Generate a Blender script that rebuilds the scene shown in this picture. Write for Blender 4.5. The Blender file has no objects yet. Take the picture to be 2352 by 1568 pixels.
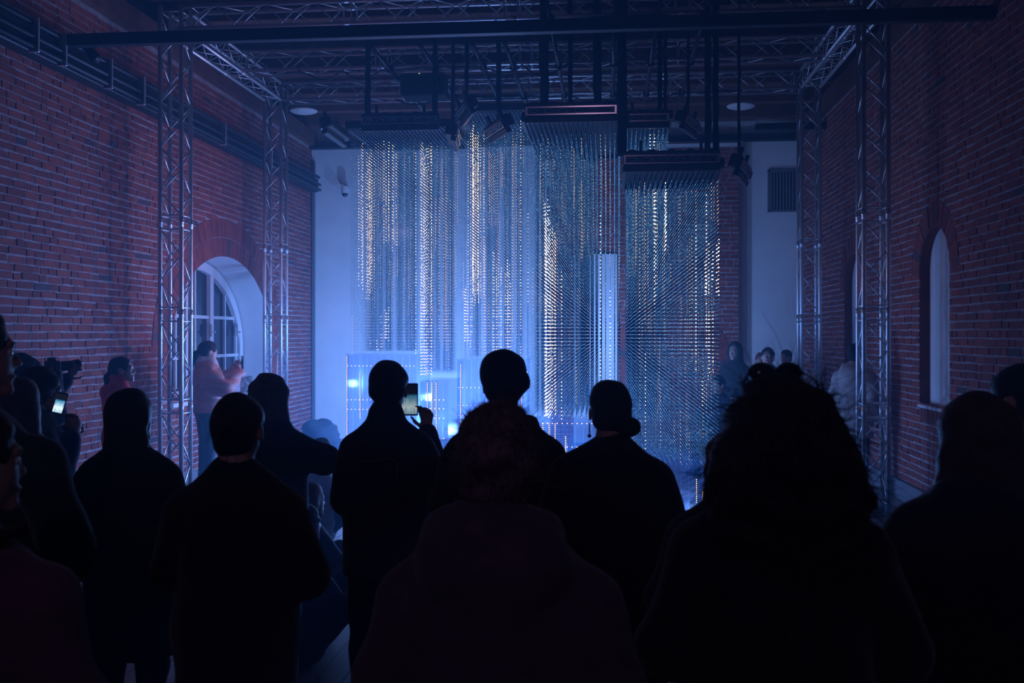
import bpy, math, random
import numpy as np
from mathutils import Vector, Matrix
random.seed(7)
rng = np.random.default_rng(7)
sc = bpy.context.scene
C = sc.collection
R = math.radians

# ------------------------------------------------------------------ camera
CAM_H = 1.82
YAW = math.atan(224 / 2287.0)
cd = bpy.data.cameras.new('camera')
cam = bpy.data.objects.new('camera', cd)
C.objects.link(cam)
cam.location = (0, 0, CAM_H)
cam.rotation_euler = (R(90), 0, YAW)
cd.sensor_width = 36.0
cd.lens = 35.0
cd.shift_y = -14 / 2352.0
cd.clip_start = 0.05
cd.clip_end = 100
cd.dof.use_dof = True
cd.dof.focus_distance = 11.5
cd.dof.aperture_fstop = 4.5
sc.camera = cam

# ------------------------------------------------------------------ world, exposure, light
w = bpy.data.worlds.new('night')
sc.world = w
w.use_nodes = True
w.node_tree.nodes['Background'].inputs['Color'].default_value = (0.02, 0.03, 0.09, 1)
w.node_tree.nodes['Background'].inputs['Strength'].default_value = 0.05
sc.view_settings.view_transform = 'Standard'
sc.view_settings.look = 'None'
sc.view_settings.gamma = 1.0
sc.view_settings.use_curve_mapping = False
sc.view_settings.exposure = 0.0
cy = sc.cycles
cy.max_bounces = 5
cy.diffuse_bounces = 3
cy.glossy_bounces = 2
cy.transmission_bounces = 4
cy.transparent_max_bounces = 8
cy.volume_bounces = 0
cy.sample_clamp_indirect = 3.0
cy.blur_glossy = 0.5

HAZE_DENSITY = 0.031
BLUE = (0.12, 0.31, 1.0)
BLUE_POWER = 2.4
WARM = (1.0, 0.50, 0.62)
WARM_POWER = 1.7


def lamp(name, loc, power, col, radius=0.04):
    l = bpy.data.lights.new(name, 'POINT')
    l.energy = power
    l.color = col
    l.shadow_soft_size = radius
    o = bpy.data.objects.new(name, l)
    o.location = loc
    C.objects.link(o)
    return o


def beam(name, loc, power, col, aim, angle=165, radius=0.05):
    """an LED bar throws its light to one side"""
    l = bpy.data.lights.new(name, 'SPOT')
    l.energy = power
    l.color = col
    l.shadow_soft_size = radius
    l.spot_size = R(angle)
    l.spot_blend = 1.0
    o = bpy.data.objects.new(name, l)
    o.location = loc
    o.rotation_euler = Vector(aim).to_track_quat('-Z', 'Y').to_euler()
    C.objects.link(o)
    return o


# the light of the LED bars on the stands (blue) and of the lit strands (warmer)
LEFT, FRONT_L, BACK, BACK_R, FRONT_ = (-1, -0.25, 0.15), (-0.8, -0.7, 0.1), (-0.5, 1, 0.35), (0.25, 1, 0.35), (-0.25, -1, 0.0)
for i, (x, y, z, p, aim) in enumerate([
        (-3.30, 12.60, 0.30, 55, FRONT_L), (-3.30, 13.6, 1.15, 40, LEFT), (-2.65, 13.4, 0.75, 50, LEFT), (-2.25, 11.15, 0.22, 80, FRONT_), (-2.2, 12.25, 1.05, 50, FRONT_L),
        (-1.55, 13.2, 0.55, 80, FRONT_L), (-1.10, 13.3, 1.30, 60, FRONT_L), (-0.85, 11.3, 0.30, 60, FRONT_), (-0.30, 11.3, 0.55, 40, FRONT_L),
        (0.30, 11.2, 0.40, 24, FRONT_L), (0.85, 9.75, 0.13, 16, (-0.5, -1, 0)), (-3.2, 14.6, 0.8, 215, BACK), (-1.2, 14.8, 1.2, 150, BACK), (0.5, 15.3, 1.4, 70, BACK_R), (1.15, 9.9, 0.40, 2, (1, -0.1, 0.3))]):
    beam('led_bar_light', (x, y, z), p * BLUE_POWER, BLUE, aim)
for i, (x, y, z, p) in enumerate([(-2.2, 13.0, 0.7, 80), (-0.9, 12.6, 0.7, 70), (0.2, 11.75, 0.5, 22), (0.9, 11.6, 0.4, 8)]):
    lamp('led_bar_glow', (x, y, z), p * BLUE_POWER, BLUE)
for i, (x, y, z, p) in enumerate([
        (-3.2, 12.3, 2.0, 16), (-2.6, 13.1, 3.2, 10), (-2.2, 12.3, 2.6, 10), (-1.4, 13.6, 3.4, 8), (-0.6, 11.2, 2.2, 5), (-0.1, 11.6, 3.0, 3), (0.5, 10.7, 2.4, 2), (1.0, 10.4, 1.9, 2)]):
    beam('led_strand_light', (x, y, z), p * WARM_POWER, WARM, (-1, -0.35, 0.0))
beam('led_strand_light', (1.15, 11.0, 2.2), 2.4 * WARM_POWER, WARM, (1, -0.3, 0.0))
beam('rear_fill_light', (-0.4, -3.0, 4.4), 60.0, (0.62, 0.42, 1.0), (0.05, 1, -0.52), angle=75, radius=0.1)  # added violet fill behind the camera, lifts the dark backs of the crowd


F = 2287.0
CY_, SY_ = math.cos(YAW), math.sin(YAW)


def at(px, d, py=None):
    """world point at picture column px and camera depth d (design-time helper for laying the room out)"""
    xr = (px - 1176) / F * d
    X = CY_ * xr - SY_ * d
    Y = SY_ * xr + CY_ * d
    if py is None:
        return X, Y
    return X, Y, CAM_H + (770 - py) / F * d


def zat(py, d):
    return CAM_H + (770 - py) / F * d


def proj(p):
    xr = CY_ * p[0] + SY_ * p[1]
    d = -SY_ * p[0] + CY_ * p[1]
    if d < 0.1:
        return -9999, -9999, d
    return 1176 + F * xr / d, 770 - F * (p[2] - CAM_H) / d, d


# ------------------------------------------------------------------ materials
def mat(name, col=(0.5, 0.5, 0.5), rough=0.6, metal=0.0, spec=0.5, emit=None, estr=0.0, noise=0.0, nscale=8.0,
        bump=0.0, bscale=40.0, sheen=0.0):
    m = bpy.data.materials.new(name)
    m.use_nodes = True
    nt = m.node_tree
    b = nt.nodes['Principled BSDF']
    b.inputs['Base Color'].default_value = (*col, 1)
    b.inputs['Roughness'].default_value = rough
    b.inputs['Metallic'].default_value = metal
    b.inputs['Specular IOR Level'].default_value = spec
    if sheen:
        b.inputs['Sheen Weight'].default_value = sheen
        b.inputs['Sheen Roughness'].default_value = 0.5
    if emit:
        b.inputs['Emission Color'].default_value = (*emit, 1)
        b.inputs['Emission Strength'].default_value = estr
    if noise or bump:
        tc = nt.nodes.new('ShaderNodeTexCoord')
    if noise:
        n = nt.nodes.new('ShaderNodeTexNoise')
        n.inputs['Scale'].default_value = nscale
        n.inputs['Detail'].default_value = 5
        nt.links.new(tc.outputs['Object'], n.inputs['Vector'])
        r = nt.nodes.new('ShaderNodeValToRGB')
        r.color_ramp.elements[0].position = 0.3
        r.color_ramp.elements[1].position = 0.7
        r.color_ramp.elements[0].color = (*[c * (1 - noise) for c in col], 1)
        r.color_ramp.elements[1].color = (*[min(1, c * (1 + noise)) for c in col], 1)
        nt.links.new(n.outputs['Fac'], r.inputs['Fac'])
        nt.links.new(r.outputs['Color'], b.inputs['Base Color'])
    if bump:
        n2 = nt.nodes.new('ShaderNodeTexNoise')
        n2.inputs['Scale'].default_value = bscale
        n2.inputs['Detail'].default_value = 4
        nt.links.new(tc.outputs['Object'], n2.inputs['Vector'])
        bp = nt.nodes.new('ShaderNodeBump')
        bp.inputs['Strength'].default_value = bump
        bp.inputs['Distance'].default_value = 0.01
        nt.links.new(n2.outputs['Fac'], bp.inputs['Height'])
        nt.links.new(bp.outputs['Normal'], b.inputs['Normal'])
    return m


def emat(name, col, strength):
    m = bpy.data.materials.new(name)
    m.use_nodes = True
    nt = m.node_tree
    nt.nodes.clear()
    e = nt.nodes.new('ShaderNodeEmission')
    e.inputs['Color'].default_value = (*col, 1)
    e.inputs['Strength'].default_value = strength
    o = nt.nodes.new('ShaderNodeOutputMaterial')
    nt.links.new(e.outputs[0], o.inputs[0])
    m.cycles.emission_sampling = 'NONE'
    return m


def brick_mat():
    m = mat('brick', rough=0.85, bump=0.5, bscale=60)
    nt = m.node_tree
    b = nt.nodes['Principled BSDF']
    a = nt.nodes.new('ShaderNodeAttribute')
    a.attribute_name = 'tone'
    r = nt.nodes.new('ShaderNodeValToRGB')
    cr = r.color_ramp
    cr.elements[0].position = 0.0
    cr.elements[0].color = (0.10, 0.055, 0.06, 1)
    cr.elements[1].position = 1.0
    cr.elements[1].color = (0.40, 0.078, 0.045, 1)
    for p, c in ((0.06, (0.13, 0.06, 0.06)), (0.1, (0.21, 0.038, 0.026)), (0.5, (0.30, 0.055, 0.036))):
        e = cr.elements.new(p)
        e.color = (*c, 1)
    n = nt.nodes.new('ShaderNodeTexNoise')
    n.inputs['Scale'].default_value = 9
    n.inputs['Detail'].default_value = 6
    tc = nt.nodes.new('ShaderNodeTexCoord')
    nt.links.new(tc.outputs['Object'], n.inputs['Vector'])
    mx = nt.nodes.new('ShaderNodeMix')
    mx.data_type = 'RGBA'
    mx.blend_type = 'MULTIPLY'
    mx.inputs['Factor'].default_value = 0.6
    r2 = nt.nodes.new('ShaderNodeValToRGB')
    r2.color_ramp.elements[0].position = 0.3
    r2.color_ramp.elements[0].color = (0.5, 0.5, 0.5, 1)
    r2.color_ramp.elements[1].position = 0.65
    nt.links.new(n.outputs['Fac'], r2.inputs['Fac'])
    nt.links.new(a.outputs['Fac'], r.inputs['Fac'])
    nt.links.new(r.outputs['Color'], mx.inputs[6])
    nt.links.new(r2.outputs['Color'], mx.inputs[7])
    nt.links.new(mx.outputs[2], b.inputs['Base Color'])
    return m


def plank_mat(name, lo, hi, rough):
    m = mat(name, rough=rough)
    nt = m.node_tree
    b = nt.nodes['Principled BSDF']
    a = nt.nodes.new('ShaderNodeAttribute')
    a.attribute_name = 'tone'
    tc = nt.nodes.new('ShaderNodeTexCoord')
    mp = nt.nodes.new('ShaderNodeMapping')
    mp.inputs['Scale'].default_value = (40, 2.2, 2)
    n = nt.nodes.new('ShaderNodeTexNoise')
    n.inputs['Scale'].default_value = 1.5
    n.inputs['Detail'].default_value = 6
    nt.links.new(tc.outputs['Object'], mp.inputs['Vector'])
    nt.links.new(mp.outputs['Vector'], n.inputs['Vector'])
    mth = nt.nodes.new('ShaderNodeMath')
    mth.operation = 'MULTIPLY_ADD'
    mth.inputs[1].default_value = 0.7
    nt.links.new(n.outputs['Fac'], mth.inputs[0])
    mm = nt.nodes.new('ShaderNodeMath')
    mm.operation = 'MULTIPLY'
    mm.inputs[1].default_value = 0.4
    nt.links.new(a.outputs['Fac'], mm.inputs[0])
    nt.links.new(mm.outputs[0], mth.inputs[2])
    r = nt.nodes.new('ShaderNodeValToRGB')
    r.color_ramp.elements[0].position = 0.2
    r.color_ramp.elements[0].color = (*lo, 1)
    r.color_ramp.elements[1].position = 0.85
    r.color_ramp.elements[1].color = (*hi, 1)
    nt.links.new(mth.outputs[0], r.inputs['Fac'])
    nt.links.new(r.outputs['Color'], b.inputs['Base Color'])
    bp = nt.nodes.new('ShaderNodeBump')
    bp.inputs['Strength'].default_value = 0.35
    bp.inputs['Distance'].default_value = 0.004
    nt.links.new(n.outputs['Fac'], bp.inputs['Height'])
    nt.links.new(bp.outputs['Normal'], b.inputs['Normal'])
    return m


def clear_sheet(name):
    m = bpy.data.materials.new(name)
    m.use_nodes = True
    nt = m.node_tree
    b = nt.nodes['Principled BSDF']
    b.inputs['Base Color'].default_value = (0.16, 0.26, 0.55, 1)
    b.inputs['Roughness'].default_value = 0.25
    t = nt.nodes.new('ShaderNodeBsdfTransparent')
    t.inputs['Color'].default_value = (0.95, 0.97, 1.0, 1)
    x = nt.nodes.new('ShaderNodeMixShader')
    x.inputs['Fac'].default_value = 0.12
    nt.links.new(t.outputs[0], x.inputs[1])
    nt.links.new(b.outputs[0], x.inputs[2])
    nt.links.new(x.outputs[0], nt.nodes['Material Output'].inputs['Surface'])
    return m


def screen_mat(name, strength):
    """a lit phone screen that shows bright blue-white falling streaks on black"""
    m = bpy.data.materials.new(name)
    m.use_nodes = True
    nt = m.node_tree
    nt.nodes.clear()
    tc = nt.nodes.new('ShaderNodeTexCoord')
    mp = nt.nodes.new('ShaderNodeMapping')
    mp.inputs['Scale'].default_value = (16, 1, 2.2)
    n = nt.nodes.new('ShaderNodeTexNoise')
    n.inputs['Scale'].default_value = 1.6
    n.inputs['Detail'].default_value = 3
    nt.links.new(tc.outputs['Generated'], mp.inputs['Vector'])
    nt.links.new(mp.outputs['Vector'], n.inputs['Vector'])
    sp = nt.nodes.new('ShaderNodeSeparateXYZ')
    nt.links.new(tc.outputs['Generated'], sp.inputs[0])
    g = nt.nodes.new('ShaderNodeValToRGB')
    cr = g.color_ramp
    cr.elements[0].position = 0.0
    cr.elements[0].color = (0.45, 0.45, 0.45, 1)
    cr.elements[1].position = 1.0
    cr.elements[1].color = (0, 0, 0, 1)
    for p, v in ((0.25, 0.6), (0.45, 0.42), (0.62, 0.3), (0.72, 0.02)):
        e = cr.elements.new(p)
        e.color = (v, v, v, 1)
    nt.links.new(sp.outputs['Z'], g.inputs['Fac'])
    ad = nt.nodes.new('ShaderNodeMath')
    ad.operation = 'MULTIPLY'
    nt.links.new(n.outputs['Fac'], ad.inputs[0])
    nt.links.new(g.outputs['Color'], ad.inputs[1])
    r = nt.nodes.new('ShaderNodeValToRGB')
    r.color_ramp.elements[0].position = 0.05
    r.color_ramp.elements[0].color = (0.004, 0.006, 0.012, 1)
    r.color_ramp.elements[1].position = 0.34
    r.color_ramp.elements[1].color = (0.75, 0.95, 1, 1)
    e2 = r.color_ramp.elements.new(0.16)
    e2.color = (0.03, 0.22, 0.42, 1)
    nt.links.new(ad.outputs[0], r.inputs['Fac'])
    e = nt.nodes.new('ShaderNodeEmission')
    e.inputs['Strength'].default_value = strength
    nt.links.new(r.outputs['Color'], e.inputs['Color'])
    o = nt.nodes.new('ShaderNodeOutputMaterial')
    nt.links.new(e.outputs[0], o.inputs[0])
    return m


M = dict(
    brick=brick_mat(),
    mortar=mat('mortar', (0.36, 0.30, 0.31), 0.95, noise=0.3, nscale=14, bump=0.6, bscale=50),
    plaster=mat('white_plaster', (0.74, 0.74, 0.76), 0.9, noise=0.05, nscale=3, bump=0.15, bscale=20),
    floor=plank_mat('floor_wood', (0.10, 0.085, 0.085), (0.30, 0.26, 0.25), 0.34),
    subfloor=mat('subfloor', (0.02, 0.018, 0.016), 0.9),
    wood=plank_mat('ceiling_wood', (0.09, 0.032, 0.018), (0.20, 0.07, 0.035), 0.7),
    beam=mat('timber', (0.14, 0.05, 0.028), 0.8, noise=0.35, nscale=6, bump=0.3),
    steel=mat('dark_steel', (0.02, 0.022, 0.03), 0.5, 0.3),
    alu=mat('truss_aluminium', (0.80, 0.81, 0.84), 0.42, 0.85, bump=0.05, bscale=90),
    black=mat('black_plastic', (0.012, 0.012, 0.015), 0.45),
    blackmetal=mat('black_metal', (0.03, 0.03, 0.035), 0.35, 0.6),
    strap=mat('black_strap', (0.008, 0.008, 0.01), 0.9),
    chrome=mat('reflector', (0.75, 0.75, 0.78), 0.18, 1.0),
    greyboard=mat('grey_board', (0.16, 0.16, 0.18), 0.6),
    frame=mat('window_white', (0.7, 0.7, 0.72), 0.45),
    acrylic=mat('blue_acrylic', (0.10, 0.20, 0.42), 0.25, noise=0.12, nscale=5),
    sheet=clear_sheet('clear_acrylic_sheet'),
    wire=mat('dark_wire', (0.005, 0.024, 0.085), 0.6, spec=0.2),
    rail=mat('strand_rail', (0.035, 0.08, 0.14), 0.5),
    cup=mat('strand_cap', (0.05, 0.09, 0.14), 0.4),
    dim=emat('bead_dim', (0.08, 0.31, 0.90), 0.80),
    dim2=emat('bead_soft', (0.18, 0.50, 1.0), 1.25),
    warm=emat('bead_warm', (1.0, 0.68, 0.44), 1.9),
    hot=emat('bead_warm_bright', (1.0, 0.80, 0.60), 4.5),
    white=emat('bead_white', (0.85, 0.93, 1.0), 6.0),
    pink=emat('bead_pink', (1.0, 0.66, 0.62), 4.0),
    red=emat('red_light', (1.0, 0.08, 0.06), 1.6),
    tape=mat('red_tape', (0.6, 0.03, 0.03), 0.6),
    screen=screen_mat('phone_screen', 0.55),
    screen2=screen_mat('phone_screen_bright', 1.5),
    pane=mat('night_glass', (0.012, 0.018, 0.03), 0.08, spec=0.6),
    plastic_bag=mat('plastic_bag', (0.55, 0.42, 0.45), 0.4, bump=0.4, bscale=30),
    darkcloth=mat('dark_cloth', (0.03, 0.035, 0.05), 0.9, bump=0.4, bscale=30),
    paper=mat('paper_grey', (0.5, 0.5, 0.52), 0.8, bump=0.5, bscale=25),
)


# ------------------------------------------------------------------ mesh helpers
def mesh(name, V, Fc, mats, midx=None, smooth=False, tone=None):
    me = bpy.data.meshes.new(name)
    V = np.asarray(V, dtype=np.float32).reshape(-1, 3)
    if isinstance(Fc, np.ndarray):
        k = Fc.shape[1]
        me.vertices.add(len(V))
        me.vertices.foreach_set('co', V.ravel())
        me.loops.add(Fc.size)
        me.loops.foreach_set('vertex_index', Fc.astype(np.int32).ravel())
        me.polygons.add(len(Fc))
        me.polygons.foreach_set('loop_start', np.arange(0, Fc.size, k, dtype=np.int32))
        me.update(calc_edges=True)
    else:
        me.from_pydata([tuple(map(float, v)) for v in V], [], Fc)
    for m in (mats if isinstance(mats, (list, tuple)) else [mats]):
        me.materials.append(m)
    if midx is not None:
        me.polygons.foreach_set('material_index', np.asarray(midx, dtype=np.int32))
    if smooth:
        me.polygons.foreach_set('use_smooth', np.ones(len(me.polygons), dtype=bool))
    if tone is not None:
        a = me.attributes.new('tone', 'FLOAT', 'FACE')
        a.data.foreach_set('value', np.asarray(tone, dtype=np.float32))
    me.update()
    return me


def obj(name, me, parent=None, loc=None, rot=None):
    o = bpy.data.objects.new(name, me)
    C.objects.link(o)
    if parent is not None:
        o.parent = parent
    if loc is not None:
        o.location = loc
    if rot is not None:
        o.rotation_euler = rot
    return o


def empty(name, loc=(0, 0, 0), rot=(0, 0, 0)):
    o = bpy.data.objects.new(name, None)
    o.empty_display_size = 0.1
    C.objects.link(o)
    o.location = loc
    o.rotation_euler = rot
    return o


def tag(o, label=None, cat=None, group=None, kind=None):
    if label:
        o['label'] = label
    if cat:
        o['category'] = cat
    if group:
        o['group'] = group
    if kind:
        o['kind'] = kind
    return o


class MB:
    """collects shapes and links them as one mesh object"""

    def __init__(s):
        s.V = []
        s.F = []
        s.M = []
        s.T = []

    def add(s, V, Fc, mi=0, t=0.5):
        n = len(s.V)
        s.V += [tuple(v) for v in V]
        for f in Fc:
            s.F.append(tuple(n + i for i in f))
            s.M.append(mi)
            s.T.append(t)
        return s

    def box(s, lo, hi, mi=0, t=0.5, mtx=None, bev=0.0):
        x0, y0, z0 = lo
        x1, y1, z1 = hi
        if bev > 0:
            b = bev
            V = []
            for z, e in ((z0, b), (z0 + b, 0), (z1 - b, 0), (z1, b)):
                for (px, py) in ((x0 + max(e, 0), y0 + b + 0), (x0 + b, y0 + max(e, 0)), (x1 - b, y0 + max(e, 0)), (x1 - max(e, 0), y0 + b),
                                 (x1 - max(e, 0), y1 - b), (x1 - b, y1 - max(e, 0)), (x0 + b, y1 - max(e, 0)), (x0 + max(e, 0), y1 - b)):
                    V.append((px, py, z))
            Fc = [tuple(range(7, -1, -1)), tuple(range(24, 32))]
            for k in range(3):
                for i in range(8):
                    j = (i + 1) % 8
                    Fc.append((k * 8 + i, k * 8 + j, k * 8 + 8 + j, k * 8 + 8 + i))
        else:
            V = [(x0, y0, z0), (x1, y0, z0), (x1, y1, z0), (x0, y1, z0), (x0, y0, z1), (x1, y0, z1), (x1, y1, z1), (x0, y1, z1)]
            Fc = [(0, 3, 2, 1), (4, 5, 6, 7), (0, 1, 5, 4), (1, 2, 6, 5), (2, 3, 7, 6), (3, 0, 4, 7)]
        if mtx is not None:
            V = [tuple(mtx @ Vector(v)) for v in V]
        return s.add(V, Fc, mi, t)

    def tube(s, pts, r, n=8, mi=0, caps=True, r2=None):
        pts = [Vector(p) for p in pts]
        V = []
        up = None
        N = len(pts)
        for i, p in enumerate(pts):
            d = (pts[min(i + 1, N - 1)] - pts[max(i - 1, 0)]).normalized()
            if up is None:
                up = Vector((0, 0, 1)) if abs(d.z) < 0.9 else Vector((1, 0, 0))
            a = d.cross(up)
            if a.length < 1e-5:
                a = d.cross(Vector((0.3, 1, 0.2)))
            a.normalize()
            b = d.cross(a).normalized()
            up = -b if False else up
            rr = r if r2 is None else r + (r2 - r) * i / max(1, N - 1)
            for k in range(n):
                t = 2 * math.pi * k / n
                V.append(p + a * (rr * math.cos(t)) + b * (rr * math.sin(t)))
        Fc = []
        for i in range(N - 1):
            for k in range(n):
                j = (k + 1) % n
                Fc.append((i * n + k, i * n + j, (i + 1) * n + j, (i + 1) * n + k))
        if caps:
            Fc.append(tuple(range(n - 1, -1, -1)))
            Fc.append(tuple((N - 1) * n + k for k in range(n)))
        return s.add(V, Fc, mi)

    def ball(s, c, r, nu=10, nv=6, mi=0, mtx=None):
        rx, ry, rz = r if isinstance(r, (tuple, list)) else (r, r, r)
        V = [(c[0], c[1], c[2] - rz)]
        for j in range(1, nv):
            ph = -math.pi / 2 + math.pi * j / nv
            for i in range(nu):
                t = 2 * math.pi * i / nu
                V.append((c[0] + rx * math.cos(ph) * math.cos(t), c[1] + ry * math.cos(ph) * math.sin(t), c[2] + rz * math.sin(ph)))
        V.append((c[0], c[1], c[2] + rz))
        Fc = []
        for i in range(nu):
            k = (i + 1) % nu
            Fc.append((0, 1 + k, 1 + i))
            for j in range(nv - 2):
                Fc.append((1 + j * nu + i, 1 + j * nu + k, 1 + (j + 1) * nu + k, 1 + (j + 1) * nu + i))
            Fc.append((1 + (nv - 2) * nu + i, 1 + (nv - 2) * nu + k, len(V) - 1))
        if mtx is not None:
            V = [tuple(mtx @ Vector(v)) for v in V]
        return s.add(V, Fc, mi)

    def prism(s, poly, d, mi=0, t=0.5):
        """poly: list of 3-D points (a planar outline); d: extrusion vector"""
        n = len(poly)
        P = [Vector(p) for p in poly]
        Q = [p + Vector(d) for p in P]
        Fc = [tuple(range(n - 1, -1, -1)), tuple(range(n, 2 * n))]
        for i in range(n):
            j = (i + 1) % n
            Fc.append((i, j, n + j, n + i))
        return s.add(P + Q, Fc, mi, t)

    def mesh(s, name, mats, smooth=False, tone=False):
        return mesh(name, s.V, s.F, mats, s.M, smooth, s.T if tone else None)

    def build(s, name, mats, parent=None, smooth=False, tone=False, loc=None, rot=None):
        return obj(name, s.mesh(name, mats, smooth, tone), parent, loc, rot)


def fix_normals(o):
    import bmesh
    bm = bmesh.new()
    bm.from_mesh(o.data)
    bmesh.ops.recalc_face_normals(bm, faces=bm.faces)
    bm.to_mesh(o.data)
    bm.free()


# ------------------------------------------------------------------ haze that fills the room
hz = MB().box((-6.6, -4.0, -0.3), (4.4, 17.9, 6.3))
hm = bpy.data.materials.new('haze')
hm.use_nodes = True
hm.node_tree.nodes.clear()
vs = hm.node_tree.nodes.new('ShaderNodeVolumeScatter')
vs.inputs['Color'].default_value = (0.24, 0.60, 1.0, 1)
vs.inputs['Density'].default_value = HAZE_DENSITY
vs.inputs['Anisotropy'].default_value = 0.35
vo = hm.node_tree.nodes.new('ShaderNodeOutputMaterial')
hm.node_tree.links.new(vs.outputs[0], vo.inputs['Volume'])
hzo = hz.build('haze', hm)
tag(hzo, 'blue stage haze filling the whole brick hall', 'haze', kind='stuff')

# ------------------------------------------------------------------ the room shell
XL, XR, YB, YF, ZT = -5.25, 3.25, 17.2, -3.6, 5.75


def arch_half(op, v, grow=0.0):
    """half width of an arched opening (uc, a, sill, spring, rise) at height v"""
    uc, a, sill, spring, rise = op[:5]
    a, top = a + grow, rise + grow
    if v < sill - (grow if grow and op[6] else 0) or v > spring + top:
        return 0.0
    if v <= spring:
        return a
    return a * math.sqrt(max(0.0, 1 - ((v - spring) / top) ** 2))


def course_bricks(u0, u1, v0, v1, ops, seed, nproud=0.005):
    """list of bricks (u0,u1,v0,v1,proud,tone); openings: (uc,a,sill,spring,rise,ring,jambflare)"""
    r = random.Random(seed)
    out = []
    ch = 0.0755
    k = 0
    v = v0
    while v + 0.06 < v1:
        vc = v + 0.031
        gaps = []
        for op in ops:
            ring = op[5]
            low = op[3] - op[6]
            h = arch_half(op, vc)
            if vc > low:
                h = max(h, arch_half((op[0], op[1], op[2], op[3], op[4], 0, 0), vc, ring * (0.62 if vc < op[3] else 1.0)))
            if h > 0:
                gaps.append((op[0] - h, op[0] + h))
        gaps.sort()
        runs = []
        a = u0
        for g in gaps:
            if g[0] > a:
                runs.append((a, g[0]))
            a = max(a, g[1])
        if a < u1:
            runs.append((a, u1))
        for (ra, rb) in runs:
            u = ra + (r.uniform(-0.2, 0) if ra == u0 else 0.0)
            big = r.random() < 0.6
            while u < rb - 0.03:
                L = (0.252 if big else 0.122) * r.uniform(0.94, 1.06)
                big = (r.random() < 0.45) if big else (r.random() < 0.8)
                e = min(u + L, rb - 0.004)
                if rb - e < 0.05:
                    e = rb - 0.004
                s = max(u, ra)
                if e - s > 0.03:
                    t = r.random()
                    t = 0.03 if t < 0.012 else 0.22 + 0.70 * r.random()
                    dz = r.uniform(-0.004, 0.004) + 0.006 * math.sin(u * 0.7 + k * 0.35 + seed)
                    out.append((s, e, v + dz, v + dz + 0.0625 + r.uniform(-0.003, 0.002), nproud + r.uniform(-0.003, 0.004), t))
                u = e + 0.012 + r.uniform(-0.002, 0.003)
        v += ch
        k += 1
    return out


def brick_geo(b, mp, r):
    """box with slightly uneven corners, mp(u,v,n) -> world"""
    u0, u1, v0, v1, n, t = b
    j = lambda: r.uniform(-0.0035, 0.0035)
    V = []
    for nn, e in ((-0.01, 0.0), (n, 0.0025)):
        for (u, v) in ((u0 + e, v0 + e), (u1 - e, v0 + e), (u1 - e, v1 - e), (u0 + e, v1 - e)):
            V.append(mp(u + j(), v + j(), nn + (j() * 0.6 if nn > 0 else 0)))
    return V, [(4, 5, 6, 7), (0, 1, 5, 4), (1, 2, 6, 5), (2, 3, 7, 6), (3, 0, 4, 7)]


def voussoirs(op, layers, seed, jamb=0.0):
    """wedge bricks round an arch as quads in (u,v)"""
    r = random.Random(seed)
    uc, a, sill, spring, rise = op[:5]
    out = []
    for (o0, o1) in layers:
        am, bm_ = a + (o0 + o1) / 2, rise + (o0 + o1) / 2
        L = math.pi * math.sqrt((am * am + bm_ * bm_) / 2)
        n = max(6, int(L / 0.082))
        pts = [math.pi * (i / n) for i in range(n + 1)]
        for i in range(n):
            t0, t1 = pts[i] + 0.07 / n, pts[i + 1] - 0.07 / n
            q = []
            for (t, o) in ((t0, o0 + 0.006), (t1, o0 + 0.006), (t1, o1 - 0.006), (t0, o1 - 0.006)):
                q.append((uc + math.cos(t) * (a + o), spring + math.sin(t) * (rise + o)))
            out.append((q, 0.006 + r.uniform(-0.003, 0.004), 0.15 + 0.55 * r.random() if r.random() > 0.05 else 0.03))
    if jamb:
        z = spring - 0.082
        while z > spring - jamb:
            for sgn in (-1, 1):
                w = 0.30 * (1 - 0.25 * (spring - z) / jamb)
                lift = 0.10
                q = [(uc + sgn * (a + 0.004), z), (uc + sgn * (a + w), z + lift), (uc + sgn * (a + w), z + lift + 0.066), (uc + sgn * (a + 0.004), z + 0.066)]
                if sgn < 0:
                    q = q[::-1]
                out.append((q, 0.006 + r.uniform(-0.003, 0.004), 0.18 + 0.6 * r.random()))
            z -= 0.0765
    return out


def vous_geo(q, n, mp):
    V = [mp(u, v, -0.01) for u, v in q] + [mp(u, v, n) for u, v in q]
    return V, [(4, 5, 6, 7), (0, 1, 5, 4), (1, 2, 6, 5), (2, 3, 7, 6), (3, 0, 4, 7)]


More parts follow.
